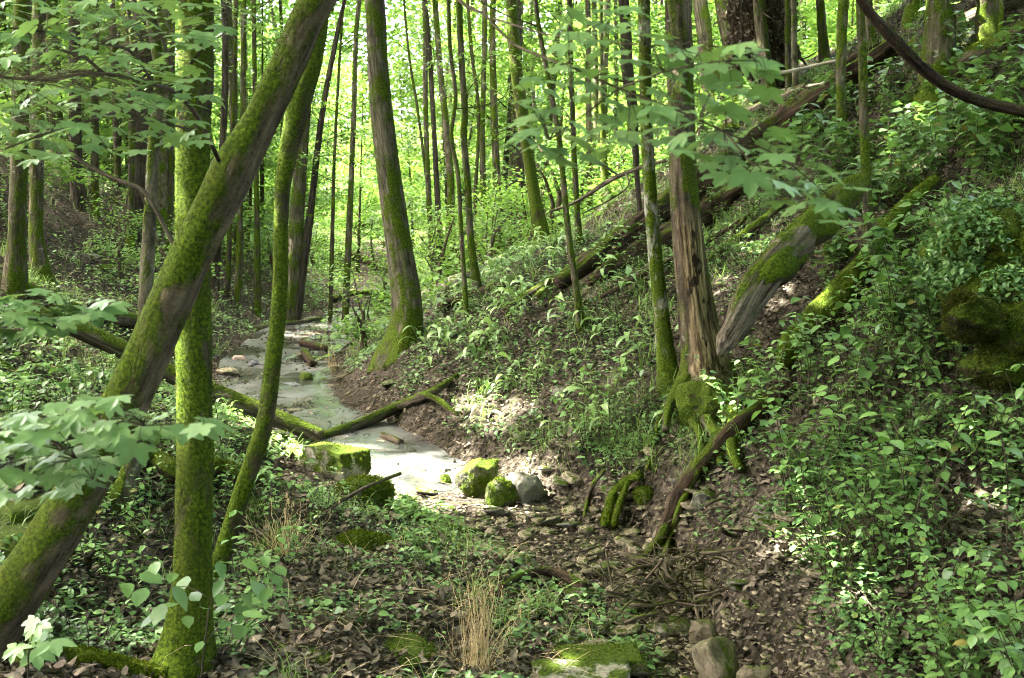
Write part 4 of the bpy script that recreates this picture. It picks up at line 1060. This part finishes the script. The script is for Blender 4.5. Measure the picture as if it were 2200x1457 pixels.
# rubble stones, copied from a few shapes
STONES = []
for i in range(6):
    V, F = rock_shape((1, .8, .34), 4000 + i, .95, res=3); mb = MB(); mb.add(V, [F]); me = mb.mesh('flat_stone', False); me.materials.append(M['stone'] if i % 3 else M['rock_grey']); STONES.append(me)
n = 0
while n < 290:
    y = rng.uniform(6.8, 10.6) if n < 250 else rng.uniform(11.5, 19)
    L, Rr, zb = bed(y); x = rng.uniform(L - .35, Rr + .45)
    if 9.8 < y < 12 and L + .1 < x < Rr - .1 and rng.random() < .9: continue
    o = link('rubble_stone', STONES[rng.integers(0, 6)], None); s = rng.uniform(.06, .18) if rng.random() < .8 else rng.uniform(.17, .28)
    o.location = (x, y, float(height(x, y)) + s * .08); o.scale = (s, s, s * rng.uniform(.7, 1.3)); o.rotation_euler = (rng.normal() * .2, rng.normal() * .2, rng.random() * 6.3)
    if y < 10.3: tag(o, 'flat broken stone among the rubble of the dry creek bed', 'stone', 'rubble stones of the dry creek bed')
    else: tag(o, 'small flat stone lying along the wet upper creek', 'stone', 'stones along the upper creek')
    n += 1

# the mossy rock outcrop at the edge, with creeping plants on its top
def outcrop():
    c = P(2140, 650, 7.6)
    root = empty('rock_outcrop', c); mb = MB(); fb = MB(); lb = MB()
    lobes = [(2140, 640, 200, 170, .9, 7.7), (2082, 690, 110, 90, .5, 7.3), (2180, 730, 150, 130, .7, 7.4), (2150, 790, 130, 90, .5, 7.4), (2120, 520, 220, 150, .9, 7.9), (2230, 640, 160, 300, .9, 7.6), (2240, 870, 150, 150, .7, 8.3), (2060, 655, 50, 60, .3, 7.3)]
    for k, (px, py, w, h, dp, d) in enumerate(lobes):
        W, H = w / FPX * d, h / FPX * d
        V, F = rock_shape((W * 1.2, dp, H * 1.25), 700 + k, .55, res=5)
        V = V * (1 + .17 * fbm(V[:, 0] * 5, V[:, 1] * 5, V[:, 2] * 7, seed=k, octv=4))[:, None] + P(px, py, d + dp * .4)
        mb.add(V - c, [F])
        n = 9000; i = rng.integers(0, len(V), n); ctr = P(px, py, d + dp * .4); nn = (V[i] - ctr) / (np.array([W, dp, H]) ** 2); nn /= np.linalg.norm(nn, axis=1)[:, None]
        dv = nn + rng.normal(size=(n, 3)) * .5; dv /= np.linalg.norm(dv, axis=1)[:, None]; sd = np.cross(dv, rng.normal(size=(n, 3))); sd /= np.linalg.norm(sd, axis=1)[:, None]; sz = rng.uniform(.008, .02, n)
        pos = V[i] + rng.normal(size=(n, 3)) * .006 - c
        VV = np.stack([pos - sd * (sz * .28)[:, None], pos + sd * (sz * .28)[:, None], pos + dv * sz[:, None]], 1)
        fb.add(VV.reshape(-1, 3), [(np.arange(n) * 3)[:, None] + np.arange(3)[None]], rnd=np.repeat(rng.random(n) * .6, 3))
        if k in (4, 0):
            up = np.where(V[i, 2] > ctr[2] - H * (.45 if k == 4 else .0))[0][:6000]; up = up[fbm(V[i][up][:, 0] * 3.5, V[i][up][:, 1] * 3.5, V[i][up][:, 2] * 3.5, seed=88, octv=3) > .05]; m = len(up)
            scatter(lb, OVATE, V[i][up] + nn[up] * rng.uniform(.01, .10, m)[:, None] - c, rng.random(m) * 6.3, rng.normal(size=m) * .5 - .2, rng.normal(size=m) * .5, rng.uniform(.022, .06, m))
    link('stone_body', mb.mesh('outcrop', True), M['rock_deepmoss'], root)
    mo = link('moss', fb.mesh('moss'), M['dark_moss'], root); mo['kind'] = 'stuff'
    iv = link('creeping_leaves', lb.mesh('creeping_leaves'), M['cover'], root); iv['kind'] = 'stuff'
    tag(root, 'dark overhanging mossy rock outcrop topped with small creeping leaves', 'rock outcrop')
outcrop()

# uprooted tree's root plate on the ridge
def root_plate():
    d = 17.5; c = P(1636, 60, d); root = empty('root_plate', c); mb = MB(); lb = MB(); rb = MB()
    V, F = rock_shape((175 / FPX * d, .6, 330 / FPX * d), 811, .3, res=5)
    V *= (1 + .30 * fbm(V[:, 0] * 2.6, V[:, 1] * 2.6, V[:, 2] * 2.6, seed=8, octv=4))[:, None]
    mb.add(V, [F], tc=V)
    for k in range(34):
        i = rng.integers(0, len(V)); p = V[i]; q = p * rng.uniform(1.15, 1.5) + rng.normal(size=3) * .12
        tube(rb, [p * .6, p, q, q + rng.normal(size=3) * .15], [.03, .022, .012, .004], 5, .1, 820 + k, step=.08)
    n = 2600; i = rng.integers(0, len(V), n)
    scatter(lb, CURL, V[i] * rng.uniform(1, 1.1, n)[:, None], rng.random(n) * 6.3, rng.normal(size=n) * .7 - .9, rng.normal(size=n) * .6, rng.uniform(.05, .09, n))
    link('soil_mass', mb.mesh('soil_mass', True), M['rotten'], root); link('roots', rb.mesh('roots', True), M['twig'], root)
    o = link('dead_leaves', lb.mesh('dead_leaves'), M['litter'], root); o['kind'] = 'stuff'
    tag(root, 'dark upturned root plate hung with dead leaves on the ridge', 'root plate')
root_plate()
print("rocks done", len(bpy.data.objects))

# ------------------------------------------------------------------ maple sprays hanging in front
def spray(name, label, twigs, poly, n, d0, d1, mat, leaf, tmpl, size, parent=None, pitch=(-.35, .3), twig_r=.0045, cat='branch', minsep=34, fwd=0., seed=0):
    """twigs: list of [(px,py,d)...]; leaves fill the photo outline poly, each on its own stalk to the nearest twig"""
    r = np.random.default_rng(500 + seed)
    from_poly = np.array(poly, float)
    def inside(x, y):
        c = False; m = len(from_poly)
        for i in range(m):
            (x1, y1), (x2, y2) = from_poly[i], from_poly[(i + 1) % m]
            if (y1 > y) != (y2 > y) and x < (x2 - x1) * (y - y1) / (y2 - y1) + x1: c = not c
        return c
    T = [np.array([P(*q) for q in t]) for t in twigs]
    base = T[0][0]
    tb, lb = MB(), MB()
    pts = []
    for k, t in enumerate(T):
        rr = np.linspace(twig_r * (1 if k == 0 else .6), twig_r * .25, len(t))
        C, *_ = tube(tb, t - base, rr, 6, .05, 600 + k + seed * 20, step=.05); pts.append(C + base)
    pts = np.concatenate(pts)
    placed = []; tries = 0
    lo, hi = from_poly.min(0), from_poly.max(0)
    while len(placed) < n and tries < n * 60:
        tries += 1
        x, y = r.uniform(lo[0], hi[0]), r.uniform(lo[1], hi[1])
        if not inside(x, y): continue
        if any((x - a) ** 2 + (2.2 * (y - b)) ** 2 < minsep ** 2 for a, b, _ in placed): continue
        placed.append((x, y, r.uniform(d0, d1)))
    pos = np.array([P(*q) for q in placed]); m = len(pos)
    i = np.argmin(((pos[:, None, :] - pts[None]) ** 2).sum(-1), axis=1); near = pts[i]
    away = pos - near
    phi = np.arctan2(away[:, 1], away[:, 0]) - math.pi / 2
    phi = np.where(r.random(m) < .8, r.normal(size=m) * .9 + math.pi, phi) + r.normal(size=m) * .3     # many hang towards the open side
    for k in range(m):
        mid = (near[k] + pos[k]) / 2 + [0, 0, .02]
        tube(tb, np.array([near[k], mid, pos[k]]) - base, [.0011, .0008, .0007], 4, 0, 700 + k, step=.08)
    sz = r.uniform(size * .72, size * 1.2, m)
    rn = r.random(m)
    scatter(lb, tmpl, pos - base, phi, r.normal(size=m) * pitch[1] + pitch[0], r.normal(size=m) * .18, sz, rnd=rn, squash=r.uniform(.85, 1.2, m), curl=r.uniform(.2, 1.5, m))
    if parent is None:
        root = empty(name, base); tag(root, label, cat)
        link('twig', tb.mesh('twig', True), M['twig'], root); link('foliage', lb.mesh('foliage', True), leaf, root)
    else:
        root = link(name, tb.mesh(name, True), M['twig'], parent, np.array(base) - np.array(parent.location)); root['label'] = label
        link('foliage', lb.mesh('foliage', True), leaf, root)
    return root

spray('maple_branch', 'pale maple branch reaching across the middle of the view with lobed leaves',
      [[(820, -160, 2.9), (985, 0, 2.7), (1040, 30, 2.65), (1095, 88, 2.6), (1140, 112, 2.5), (1220, 142, 2.4), (1330, 190, 2.35), (1450, 235, 2.3), (1560, 285, 2.25), (1680, 340, 2.2), (1790, 430, 2.2)],
       [(1060, 40, 2.65), (1180, 75, 2.5), (1300, 90, 2.4), (1440, 100, 2.3)], [(1330, 190, 2.35), (1440, 150, 2.25), (1560, 130, 2.2), (1620, 130, 2.2)], [(1330, 190, 2.35), (1250, 250, 2.3), (1180, 300, 2.25)], [(1560, 285, 2.25), (1640, 380, 2.2), (1700, 420, 2.2)]],
      [(1190, 30), (1300, 0), (1400, 20), (1420, 95), (1660, 90), (1650, 200), (1570, 215), (1690, 290), (1790, 330), (1840, 410), (1810, 490), (1700, 450), (1610, 400), (1500, 345), (1370, 290), (1320, 330), (1170, 360), (1105, 310), (1115, 170), (1220, 120)],
      150, 2.1, 2.55, 'maple', M['maple'], MAPLE, .072, seed=1, minsep=36, pitch=(-.26, .18))
spray('maple_bough', 'curving side branch spreading flat layers of maple leaves',
      [[(470, 345, 4.85), (430, 260, 4.5), (385, 205, 4.2), (330, 180, 3.9), (270, 165, 3.7), (195, 158, 3.5), (100, 172, 3.3), (0, 165, 3.1), (-60, 150, 3.0)],
       [(330, 180, 3.9), (280, 110, 3.7), (200, 90, 3.5), (110, 70, 3.4), (20, 60, 3.3)], [(300, 170, 3.8), (255, 235, 3.7), (190, 260, 3.6), (90, 290, 3.5), (10, 320, 3.4)], [(385, 205, 4.2), (340, 60, 4.0), (300, 10, 3.9), (240, -30, 3.8)],
       [(225, 160, 3.6), (160, 110, 3.5), (90, 120, 3.4)], [(255, 235, 3.7), (330, 260, 3.8), (420, 280, 3.9)], [(385, 205, 4.2), (420, 120, 4.1), (500, 60, 4.1)]],
      [(0, 0), (480, -10), (560, 40), (610, 60), (470, 75), (430, 140), (470, 190), (430, 250), (450, 300), (330, 320), (200, 330), (60, 345), (0, 340)],
      235, 3.0, 4.2, 'maple', M['maple'], MAPLE, .082, parent=t2, seed=2, minsep=22, pitch=(-.24, .14), twig_r=.011)
spray('maple_branch', 'small flat maple spray above the bridging log',
      [[(-120, 600, 3.6), (0, 640, 3.5), (90, 655, 3.4), (190, 660, 3.4)], [(0, 640, 3.5), (60, 690, 3.4), (130, 690, 3.4)]],
      [(-40, 630), (100, 622), (240, 640), (235, 672), (140, 712), (0, 712), (-40, 700)], 70, 3.25, 3.55, 'maple', M['maple'], MAPLE, .085, seed=3, minsep=22, pitch=(-.18, .18))
spray('maple_branch', 'large blurred maple leaves low in front of the leaning trunk',
      [[(-160, 900, 2.6), (0, 930, 2.5), (110, 945, 2.4), (220, 905, 2.35), (320, 915, 2.3), (430, 905, 2.3)], [(110, 945, 2.4), (180, 1000, 2.3), (200, 1030, 2.3)], [(110, 945, 2.4), (170, 880, 2.35), (240, 860, 2.35)]],
      [(-30, 890), (120, 860), (200, 845), (270, 850), (290, 890), (460, 885), (455, 920), (350, 935), (260, 960), (230, 1010), (210, 1050), (60, 1060), (-30, 1070)],
      115, 2.15, 2.6, 'maple', M['maple'], MAPLE, .070, seed=4, minsep=23, pitch=(-.2, .2))
spray('maple_seedling', 'little maple seedling with drooping leaves under the leaning trunk',
      [[(60, 1480, 4.6), (62, 1400, 4.5), (75, 1350, 4.5)], [(62, 1400, 4.5), (105, 1370, 4.5)]],
      [(30, 1330), (110, 1320), (120, 1370), (80, 1400), (35, 1385)], 8, 4.4, 4.6, 'maple', M['maple'], MAPLE, .12, seed=5, minsep=24, pitch=(-.6, .3), cat='seedling')
spray('broad_shrub', 'thin stemmed shrub with big rounded leaves before the mossy trunk foot',
      [[(430, 1480, 5.0), (440, 1380, 4.9), (455, 1290, 4.8), (500, 1230, 4.8), (560, 1215, 4.8)], [(440, 1380, 4.9), (500, 1320, 4.8), (560, 1330, 4.8)], [(455, 1290, 4.8), (400, 1260, 4.8), (300, 1270, 4.8)], [(500, 1230, 4.8), (500, 1190, 4.8)], [(560, 1215, 4.8), (650, 1260, 4.8)]],
      [(240, 1250), (330, 1200), (440, 1210), (500, 1170), (600, 1200), (610, 1230), (680, 1262), (590, 1290), (600, 1340), (520, 1345), (460, 1330), (430, 1400), (400, 1330), (300, 1300)],
      34, 4.6, 5.0, 'broad', M['broad'], OVATE, .105, seed=6, minsep=30, pitch=(-.3, .3), cat='shrub')
print("sprays done", len(bpy.data.objects))

# ------------------------------------------------------------------ plants
CLEAR = [(np.array(o.location)[:2], r) for o in bpy.data.objects for nm, r in (('mossy_block', .75), ('boulder', .3), ('mossy_rock', .3), ('limestone', .35)) if o.parent is None and o.name.startswith(nm)]
CLEAR += [(np.array(o.location)[:2], .42) for o in (t1,)]
CLEAR += [(q[:2], .20) for Q in LOGQ for q in Q]
def clear(x, y):
    x, y = np.atleast_1d(x), np.atleast_1d(y)
    k = np.ones(len(x), bool)
    for c, r in CLEAR: k &= (x - c[0]) ** 2 + (y - c[1] + r * .5) ** 2 > r * r
    return k
def plant_mesh(seed, stems, H, leaf, tmpl=OVATE, spread=.16):
    r = np.random.default_rng(seed); tb, lb = MB(), MB()
    P_, ph, pt, sz = [], [], [], []
    for s in range(stems):
        a = r.random() * 6.283; ln = r.uniform(.3, 1) * spread * 2; h = H * r.uniform(.6, 1.1)
        b = np.array([math.cos(a), math.sin(a), 0]) * spread * .3 * r.random()
        tip = b + [math.cos(a) * ln, math.sin(a) * ln, h]; mid = b * .6 + tip * .4 + [0, 0, h * .16]
        C, *_ = tube(tb, [b - [0, 0, .08], mid, tip], [.004, .003, .0016], 5, .05, seed + s, step=.06)
        k = len(C); az = r.random() * 3.14
        nodes_ = np.unique(np.linspace(k * .35, k - 1, max(3, int(h / .085))).astype(int))
        for q in nodes_:
            az += 1.4; f = .65 + .45 * (q / k) * (1 if q < k - 1 else .7)
            for o in (0, math.pi):
                P_.append(C[q] + [math.cos(az + o + 1.57) * .012, math.sin(az + o + 1.57) * .012, 0]); ph.append(az + o + r.normal() * .3); pt.append(r.normal() * .25 - .15); sz.append(leaf * f * r.uniform(.75, 1.15))
        if r.random() < .5:
            P_.append(C[-1]); ph.append(a - 1.57); pt.append(-.2); sz.append(leaf * .9)
    n = len(P_)
    scatter(lb, tmpl, P_, np.array(ph), np.array(pt), r.normal(size=n) * .22, np.array(sz), rnd=r.random(n), squash=r.uniform(.95, 1.25, n))
    return tb.mesh('stem', True), lb.mesh('foliage', True)

PL = [plant_mesh(5000 + i * 31, *a) for i, a in enumerate([(6, .46, .070), (5, .58, .085), (8, .36, .058), (4, .7, .09), (8, .45, .052), (9, .3, .046)])]
for a, b in PL: a.materials.append(M['twig']); b.materials.append(M['seed'])
PB = [plant_mesh(5400 + i * 31, *a) for i, a in enumerate([(5, .6, .13), (4, .5, .15), (6, .4, .11)])]
for a, b in PB: a.materials.append(M['twig']); b.materials.append(M['broad'])
def lance_mesh(seed, n, size):
    r = np.random.default_rng(seed); lb, tb = MB(), MB()
    P_ = []; H = size * .9
    tube(tb, [[0, 0, -.06], [.02, .01, H * .5], [.05 * r.normal(), .05 * r.normal(), H]], [.004, .003, .002], 5, .05, seed, step=.06)
    z = np.linspace(.05, H, n); az = np.arange(n) * 2.4 + r.random() * 6
    scatter(lb, LANCE, np.stack([0 * z, 0 * z, z], -1), az, r.normal(size=n) * .2 + .05, r.normal(size=n) * .2, size * r.uniform(.7, 1.15, n), rnd=r.random(n) * .96, squash=r.uniform(1.2, 1.9, n))
    return tb.mesh('stem', True), lb.mesh('foliage', True)
LN = [lance_mesh(5600 + i * 13, n, s) for i, (n, s) in enumerate([(7, .26), (9, .22), (6, .30)])]
for a, b in LN: a.materials.append(M['twig']); b.materials.append(M['lance'])

def proto(name, pair):
    root = empty(name, (0, 0, 0)); link('stem', pair[0], None, root); link('foliage', pair[1], None, root); return root
used = {}
def put_plant(name, pairs, i, x, y, s, label, group, cat='plant'):
    key = (name, i)
    if key not in used: used[key] = o = proto(name, pairs[i])
    else: o = copy_tree(used[key])
    o.location = (x, y, float(height(x, y))); o.scale = (s, s, s)
    nv = normal_at(np.array(x), np.array(y)); o.rotation_euler = (-nv[1] * .35, nv[0] * .35, rng.random() * 6.283)
    tag(o, label, cat, group); return o

def near_bed(x, y, m=.25):
    L, Rr, zb = bed(y); return L - m < x < Rr + m
n = 0
while n < 235:                                             # the leafy thicket on the steep bank
    y = rng.uniform(4.3, 10.5); L, Rr, zb = bed(y); x = Rr + rng.uniform(.35, 5.0)
    px, py, d = project(np.array([x, y, float(height(x, y))]))
    if not (1250 < px < 2350 and 480 < py < 1650): continue
    if px < 1480 and rng.random() < .55: continue
    if float(fbm(x * 1.1 + 0 * np.ones(1), y * 1.1 + 0 * np.ones(1), seed=66, octv=2)[0]) < -.28 and rng.random() < .9: continue
    if 1390 < px < 1640 and 790 < py < 1180 and rng.random() < .85: continue
    if py < 620 and rng.random() < .6: continue
    if not clear(x, y)[0]: continue
    if 1540 < px < 1860 and py < 780 + (1860 - px) * .12 and rng.random() < .8: continue
    put_plant('leafy_plant', PL, rng.integers(0, 6), x, y, rng.uniform(.8, 1.35) * (.8 if y < 6.0 else 1), 'leafy green seedling of the thicket on the steep bank below the outcrop', 'leafy plants of the bank thicket'); n += 1
n = 0
while n < 62:                                              # more scattered, higher on the bank and behind
    y = rng.uniform(9.5, 16); L, Rr, zb = bed(y); x = Rr + rng.uniform(.5, 7)
    px, py, d = project(np.array([x, y, float(height(x, y))]))
    if not (950 < px < 2250): continue
    put_plant('small_seedling', PL, rng.integers(3, 6), x, y, rng.uniform(.5, .9), 'small leafy seedling scattered over the open bank under the rotten log', 'scattered seedlings of the open bank'); n += 1
n = 0
while n < 85:                                              # upper bank beside the mossy logs
    y = rng.uniform(7.5, 15); L, Rr, zb = bed(y); x = Rr + rng.uniform(2.8, 9)
    px, py, d = project(np.array([x, y, float(height(x, y))]))
    if not (1640 < px < 2260 and 120 < py < 640): continue
    if px < 1760 and py > 430: continue
    if not clear(x, y)[0]: continue
    put_plant('broad_leaved_plant', PB, rng.integers(0, 3), x, y, rng.uniform(.7, 1.1), 'leafy plant on the upper bank between the mossy logs and the dangling limb', 'leafy plants of the upper bank'); n += 1
n = 0
while n < 55:
    y = rng.uniform(5.6, 11); L, Rr, zb = bed(y); x = L - rng.uniform(.5, 4)
    px, py, d = project(np.array([x, y, float(height(x, y))]))
    if not (-60 < px < 760) or not clear(x, y)[0]: continue
    if 300 < px < 480 and py > 1200: continue
    put_plant('small_seedling', PL, rng.integers(0, 6), x, y, rng.uniform(.55, 1.0), 'leafy seedling on the low bank around the mossy trunks', 'leafy seedlings round the mossy trunks'); n += 1
n = 0
while n < 75:
    y = rng.uniform(9.5, 17); L, Rr, zb = bed(y); x = Rr + rng.uniform(.5, 3.4)
    px, py, d = project(np.array([x, y, float(height(x, y))]))
    if not (860 < px < 1480): continue
    put_plant('arching_plant', LN, rng.integers(0, 3), x, y, rng.uniform(.75, 1.2), 'plant with long arching pale leaves on the open bank', 'arching leaved plants of the open bank'); n += 1

# straw clumps
def straw(name, label, px, py, n, H, spread):
    d = G(px, py, 6.5); c = P(px, py, d); mb = MB()
    for k in range(n):
        a = rng.random() * 6.283; ln = abs(rng.normal()) * spread; b = np.array([rng.normal() * .05, rng.normal() * .05, -.02]); h = H * rng.uniform(.45, 1.1)
        if rng.random() < .3: ln *= 2.4; h *= .4
        tip = b + [math.cos(a) * ln, math.sin(a) * ln, h]; mid = b * .5 + tip * .5 + [0, 0, h * .1]
        S = smooth_path(np.array([b, mid, tip]), 5); w = .0022
        S = S + rng.normal(size=S.shape) * .012 * np.linspace(0, 1, len(S))[:, None]; w = .0019; up = np.array([rng.normal(), rng.normal(), 0]); up /= np.linalg.norm(up)
        m = len(S); Wd = np.linspace(w, w * .5, m)[:, None] * up
        V = np.concatenate([S - Wd, S + Wd]); i = np.arange(m - 1)
        mb.add(V, [np.stack([i, i + 1, i + 1 + m, i + m], -1)], rnd=np.full(2 * m, rng.random()))
        if rng.random() < .12:
            q = tip[None] + rng.normal(size=(14, 3)) * [.004, .004, .02]; scatter(mb, TUFT, q, rng.random(14) * 6.3, rng.normal(size=14) * .4 + 1.2, rng.normal(size=14), .016)
    o = link(name, mb.mesh(name), M['straw'], None, c); tag(o, label, 'grass')
straw('dry_grass', 'tall clump of dry golden straw standing at the bottom of the view', 1030, 1440, 120, .62, .17)
straw('dry_grass', 'small tangle of dry straw beside the upright mossy tree', 610, 1190, 90, .4, .25)
straw('dry_grass', 'thin dry stalks near the wet upper creek', 715, 800, 40, .5, .06)

# brush pile in the dry creek
def brush():
    c0 = P(1440, 1270, 8.0); c0[2] = float(height(c0[0], c0[1]))
    mb = MB()
    for k in range(170):
        x, y = c0[0] + rng.normal() * .30, c0[1] + rng.normal() * .36
        z = float(height(x, y)) + .04 + abs(rng.normal()) * .12 * math.exp(-((x - c0[0]) ** 2) * 3)
        a = rng.uniform(-1.5, 1.5); ln = rng.uniform(.12, .55)
        v = np.array([math.cos(a), math.sin(a), rng.normal() * .45]) * ln
        p = np.array([x, y, z]); r0 = rng.uniform(.003, .0075) if rng.random() < .85 else rng.uniform(.010, .017)
        tube(mb, np.array([p - v / 2, p + rng.normal(size=3) * .018, p + v / 2]) - c0, [r0, r0 * .85, r0 * .5], 5, .1, 1500 + k, step=.06)
    o = link('brush_pile', mb.mesh('brush_pile', True), M['twig'], None, c0)
    tag(o, 'tangled pile of thin brown sticks in the dry creek', 'brush pile')
brush()

# ------------------------------------------------------------------ ground layers nobody could count
def fan(n, d0, d1, p=1.0, lo=-400, hi=2600):
    d = d0 + (d1 - d0) * rng.random(n) ** p; x = (rng.uniform(lo, hi, n) - 1100) / FPX * d
    return x, d
def stuff(name, label, cat, mb, m):
    o = link(name, mb.mesh(name), m); tag(o, label, cat, kind='stuff'); return o

x, y = fan(120000, 4, 30, 1.5)
L, Rr, zb = bed(y); k = ((x < L - .05) | (x > Rr + .05)) | (rng.random(len(x)) < np.where((y > 9.6) & (y < 13), .14, .5)); x, y = x[k], y[k]
k = fbm(x * .9, y * .9, seed=61, octv=2) > -.55; x, y = x[k], y[k]; n = len(x)
nv = normal_at(x, y); mb = MB()
pos = np.stack([x, y, height(x, y) + rng.uniform(.0, .022, n)], -1)
scatter(mb, CURL, pos, rng.random(n) * 6.3, rng.normal(size=n) * .45, rng.normal(size=n) * .45, rng.uniform(.03, .062, n) * (1 + np.clip((y - 12) / 18, 0, 1) * .6))
_n = 12000; _x, _y = fan(_n, 4.6, 15, 1.3); _L, _R, _z = bed(_y); _k = (_x < _L - .05) | (_x > _R - .2); _x, _y = _x[_k], _y[_k]; _n = len(_x)
scatter(mb, OVATE, np.stack([_x, _y, height(_x, _y) + rng.uniform(.008, .03, _n)], -1), rng.random(_n) * 6.3, rng.normal(size=_n) * .35 + .1, rng.normal(size=_n) * .4, rng.uniform(.05, .095, _n), rnd=rng.uniform(.4, .97, _n), squash=rng.uniform(.7, 1.2, _n), curl=rng.uniform(-2, 3, _n))
stuff('leaf_litter', 'brown dead leaves covering the banks', 'leaf litter', mb, M['litter'])

def cover(n, d0, d1, cond, size, per, rad, seed, mat, name, label, p=1.3, hgt=.05):
    x, y = fan(n, d0, d1, p); L, Rr, zb = bed(y)
    k = cond(x, y, L, Rr) & clear(x, y) & (fbm(x * 1.1, y * 1.1, seed=seed, octv=3) > rng.uniform(-.5, .6, len(x))); x, y = x[k], y[k]
    x = np.repeat(x, per) + rng.normal(size=len(x) * per) * rad; y = np.repeat(y, per) + rng.normal(size=len(y) * per) * rad; n = len(x)
    mb = MB(); pos = np.stack([x, y, height(x, y) + rng.uniform(.01, hgt, n)], -1)
    scatter(mb, OVATE, pos, rng.random(n) * 6.3, rng.normal(size=n) * .3 - .05, rng.normal(size=n) * .3, size * np.repeat(rng.uniform(.45, 1.35, n // per), per) * rng.uniform(.7, 1.25, n), squash=np.repeat(rng.uniform(.6, 1.5, n // per), per))
    return stuff(name, label, 'ground cover', mb, mat)
cover(10500, 5.2, 11, lambda x, y, L, Rr: (x < L + np.where(y > 9.2, -.15, .35)), .045, 6, .045, 71, M['cover'], 'ground_cover', 'low green herbs carpeting the near bank', hgt=.10)
cover(72000, 4.5, 26, lambda x, y, L, Rr: (x > Rr + .25), .05, 5, .06, 72, M['cover'], 'bank_herbs', 'small green herbs dotted over the leafy bank', hgt=.12)
cover(32000, 9, 40, lambda x, y, L, Rr: (x < L - .1), .06, 5, .07, 73, M['seed'], 'slope_herbs', 'small green herbs on the shaded creek slope', hgt=.14)
cover(16000, 18, 60, lambda x, y, L, Rr: ((x < L - .1) & (y > 27)) | (x > Rr + .1), .13, 5, .2, 74, M['under'], 'valley_herbs', 'bright green undergrowth covering the valley head', hgt=.5, p=1.0)

def grass(n, d0, d1, cond, H, seed, name, label, per=16, p=1.2):
    x, y = fan(n, d0, d1, p); L, Rr, zb = bed(y)
    k = cond(x, y, L, Rr) & clear(x, y) & (fbm(x * .8, y * .8, seed=seed, octv=3) > rng.uniform(-.2, .7, len(x))); x, y = x[k], y[k]
    sz = np.repeat(rng.uniform(.5, 1.2, len(x)), per)
    x = np.repeat(x, per) + rng.normal(size=len(x) * per) * .05; y = np.repeat(y, per) + rng.normal(size=len(y) * per) * .05; n = len(x)
    mb = MB(); pos = np.stack([x, y, height(x, y) - .01], -1)
    scatter(mb, BLADE, pos, rng.random(n) * 6.3, rng.normal(size=n) * .35 + .15, rng.normal(size=n) * .2, H * sz * rng.uniform(.6, 1.2, n))
    return stuff(name, label, 'grass', mb, M['grassm'])
grass(1800, 5.5, 14, lambda x, y, L, Rr: x < L - .1, .24, 81, 'bank_grass', 'fine green grass tufts on the near bank')
grass(6500, 9, 26, lambda x, y, L, Rr: x > Rr + .25, .28, 82, 'slope_grass', 'grass tufts over the open bank')
grass(3500, 12, 36, lambda x, y, L, Rr: x < L - .2, .32, 83, 'wood_grass', 'grass tufts on the shaded wooded slope')

# fallen twigs
mb = MB(); x, y = fan(1700, 4.5, 22, 1.4)
_y = rng.uniform(10.5, 25, 700); _L, _R, _z = bed(_y); _e = rng.random(700); _x = np.where(rng.random(700) < .7, np.where(rng.random(700) < .5, _L + .35 * (_e - .5), _R + .35 * (_e - .5)), _L + _e * (_R - _L))
x, y = np.r_[x, _x], np.r_[y, _y]
for k in range(len(x)):
    a = rng.random() * 6.283; ln = rng.uniform(.08, .5); v = np.array([math.cos(a), math.sin(a)]) * ln / 2
    r0 = rng.uniform(.0018, .006)
    e = [[x[k] - v[0], y[k] - v[1]], [x[k] + rng.normal() * .02, y[k] + rng.normal() * .02], [x[k] + v[0], y[k] + v[1]]]
    tube(mb, [[q[0], q[1], float(height(q[0], q[1])) + r0 + rng.uniform(.004, .03)] for q in e], [r0, r0 * .9, r0 * .5], 4, .0, k, step=.12)
stuff('fallen_twigs', 'thin dead twigs strewn over the forest floor', 'twigs', mb, M['twig'])

# dry grass stems lying on the near bank
mb = MB(); n = 900; x = rng.normal(-.25, .75, n); y = rng.uniform(5.6, 8.4, n)
scatter(mb, BLADE, np.stack([x, y, height(x, y) + .01], -1), rng.random(n) * 6.3, rng.normal(size=n) * .25 - .25, rng.normal(size=n) * .3, rng.uniform(.15, .42, n), squash=np.full(n, .35), curl=rng.uniform(.2, .8, n))
stuff('fallen_straw', 'thin dry grass stems lying on the near bank', 'dry grass', mb, M['straw'])

# pebbles and chips of the creek bed
mb = MB(); TV, TF = rock_shape((1, .8, .35), 4100, .95, res=1)
x, y = fan(48000, 6.2, 24, 1.4, -200, 1900); L, Rr, zb = bed(y)
k = (x > L - .3) & (x < Rr + .35) & ((y < 9.9) | (rng.random(len(x)) < .14)); x, y = x[k], y[k]; n = len(x)
scatter(mb, (TV, TF), np.stack([x, y, height(x, y) + .005], -1), rng.random(n) * 6.3, rng.normal(size=n) * .25, rng.normal(size=n) * .25, np.clip(np.exp(rng.normal(size=n) * .6) * .026, .01, .10))
stuff('creek_gravel', 'broken stone chips scattered along the creek bed', 'gravel', mb, M['stone'])
print("all done", len(bpy.data.objects))
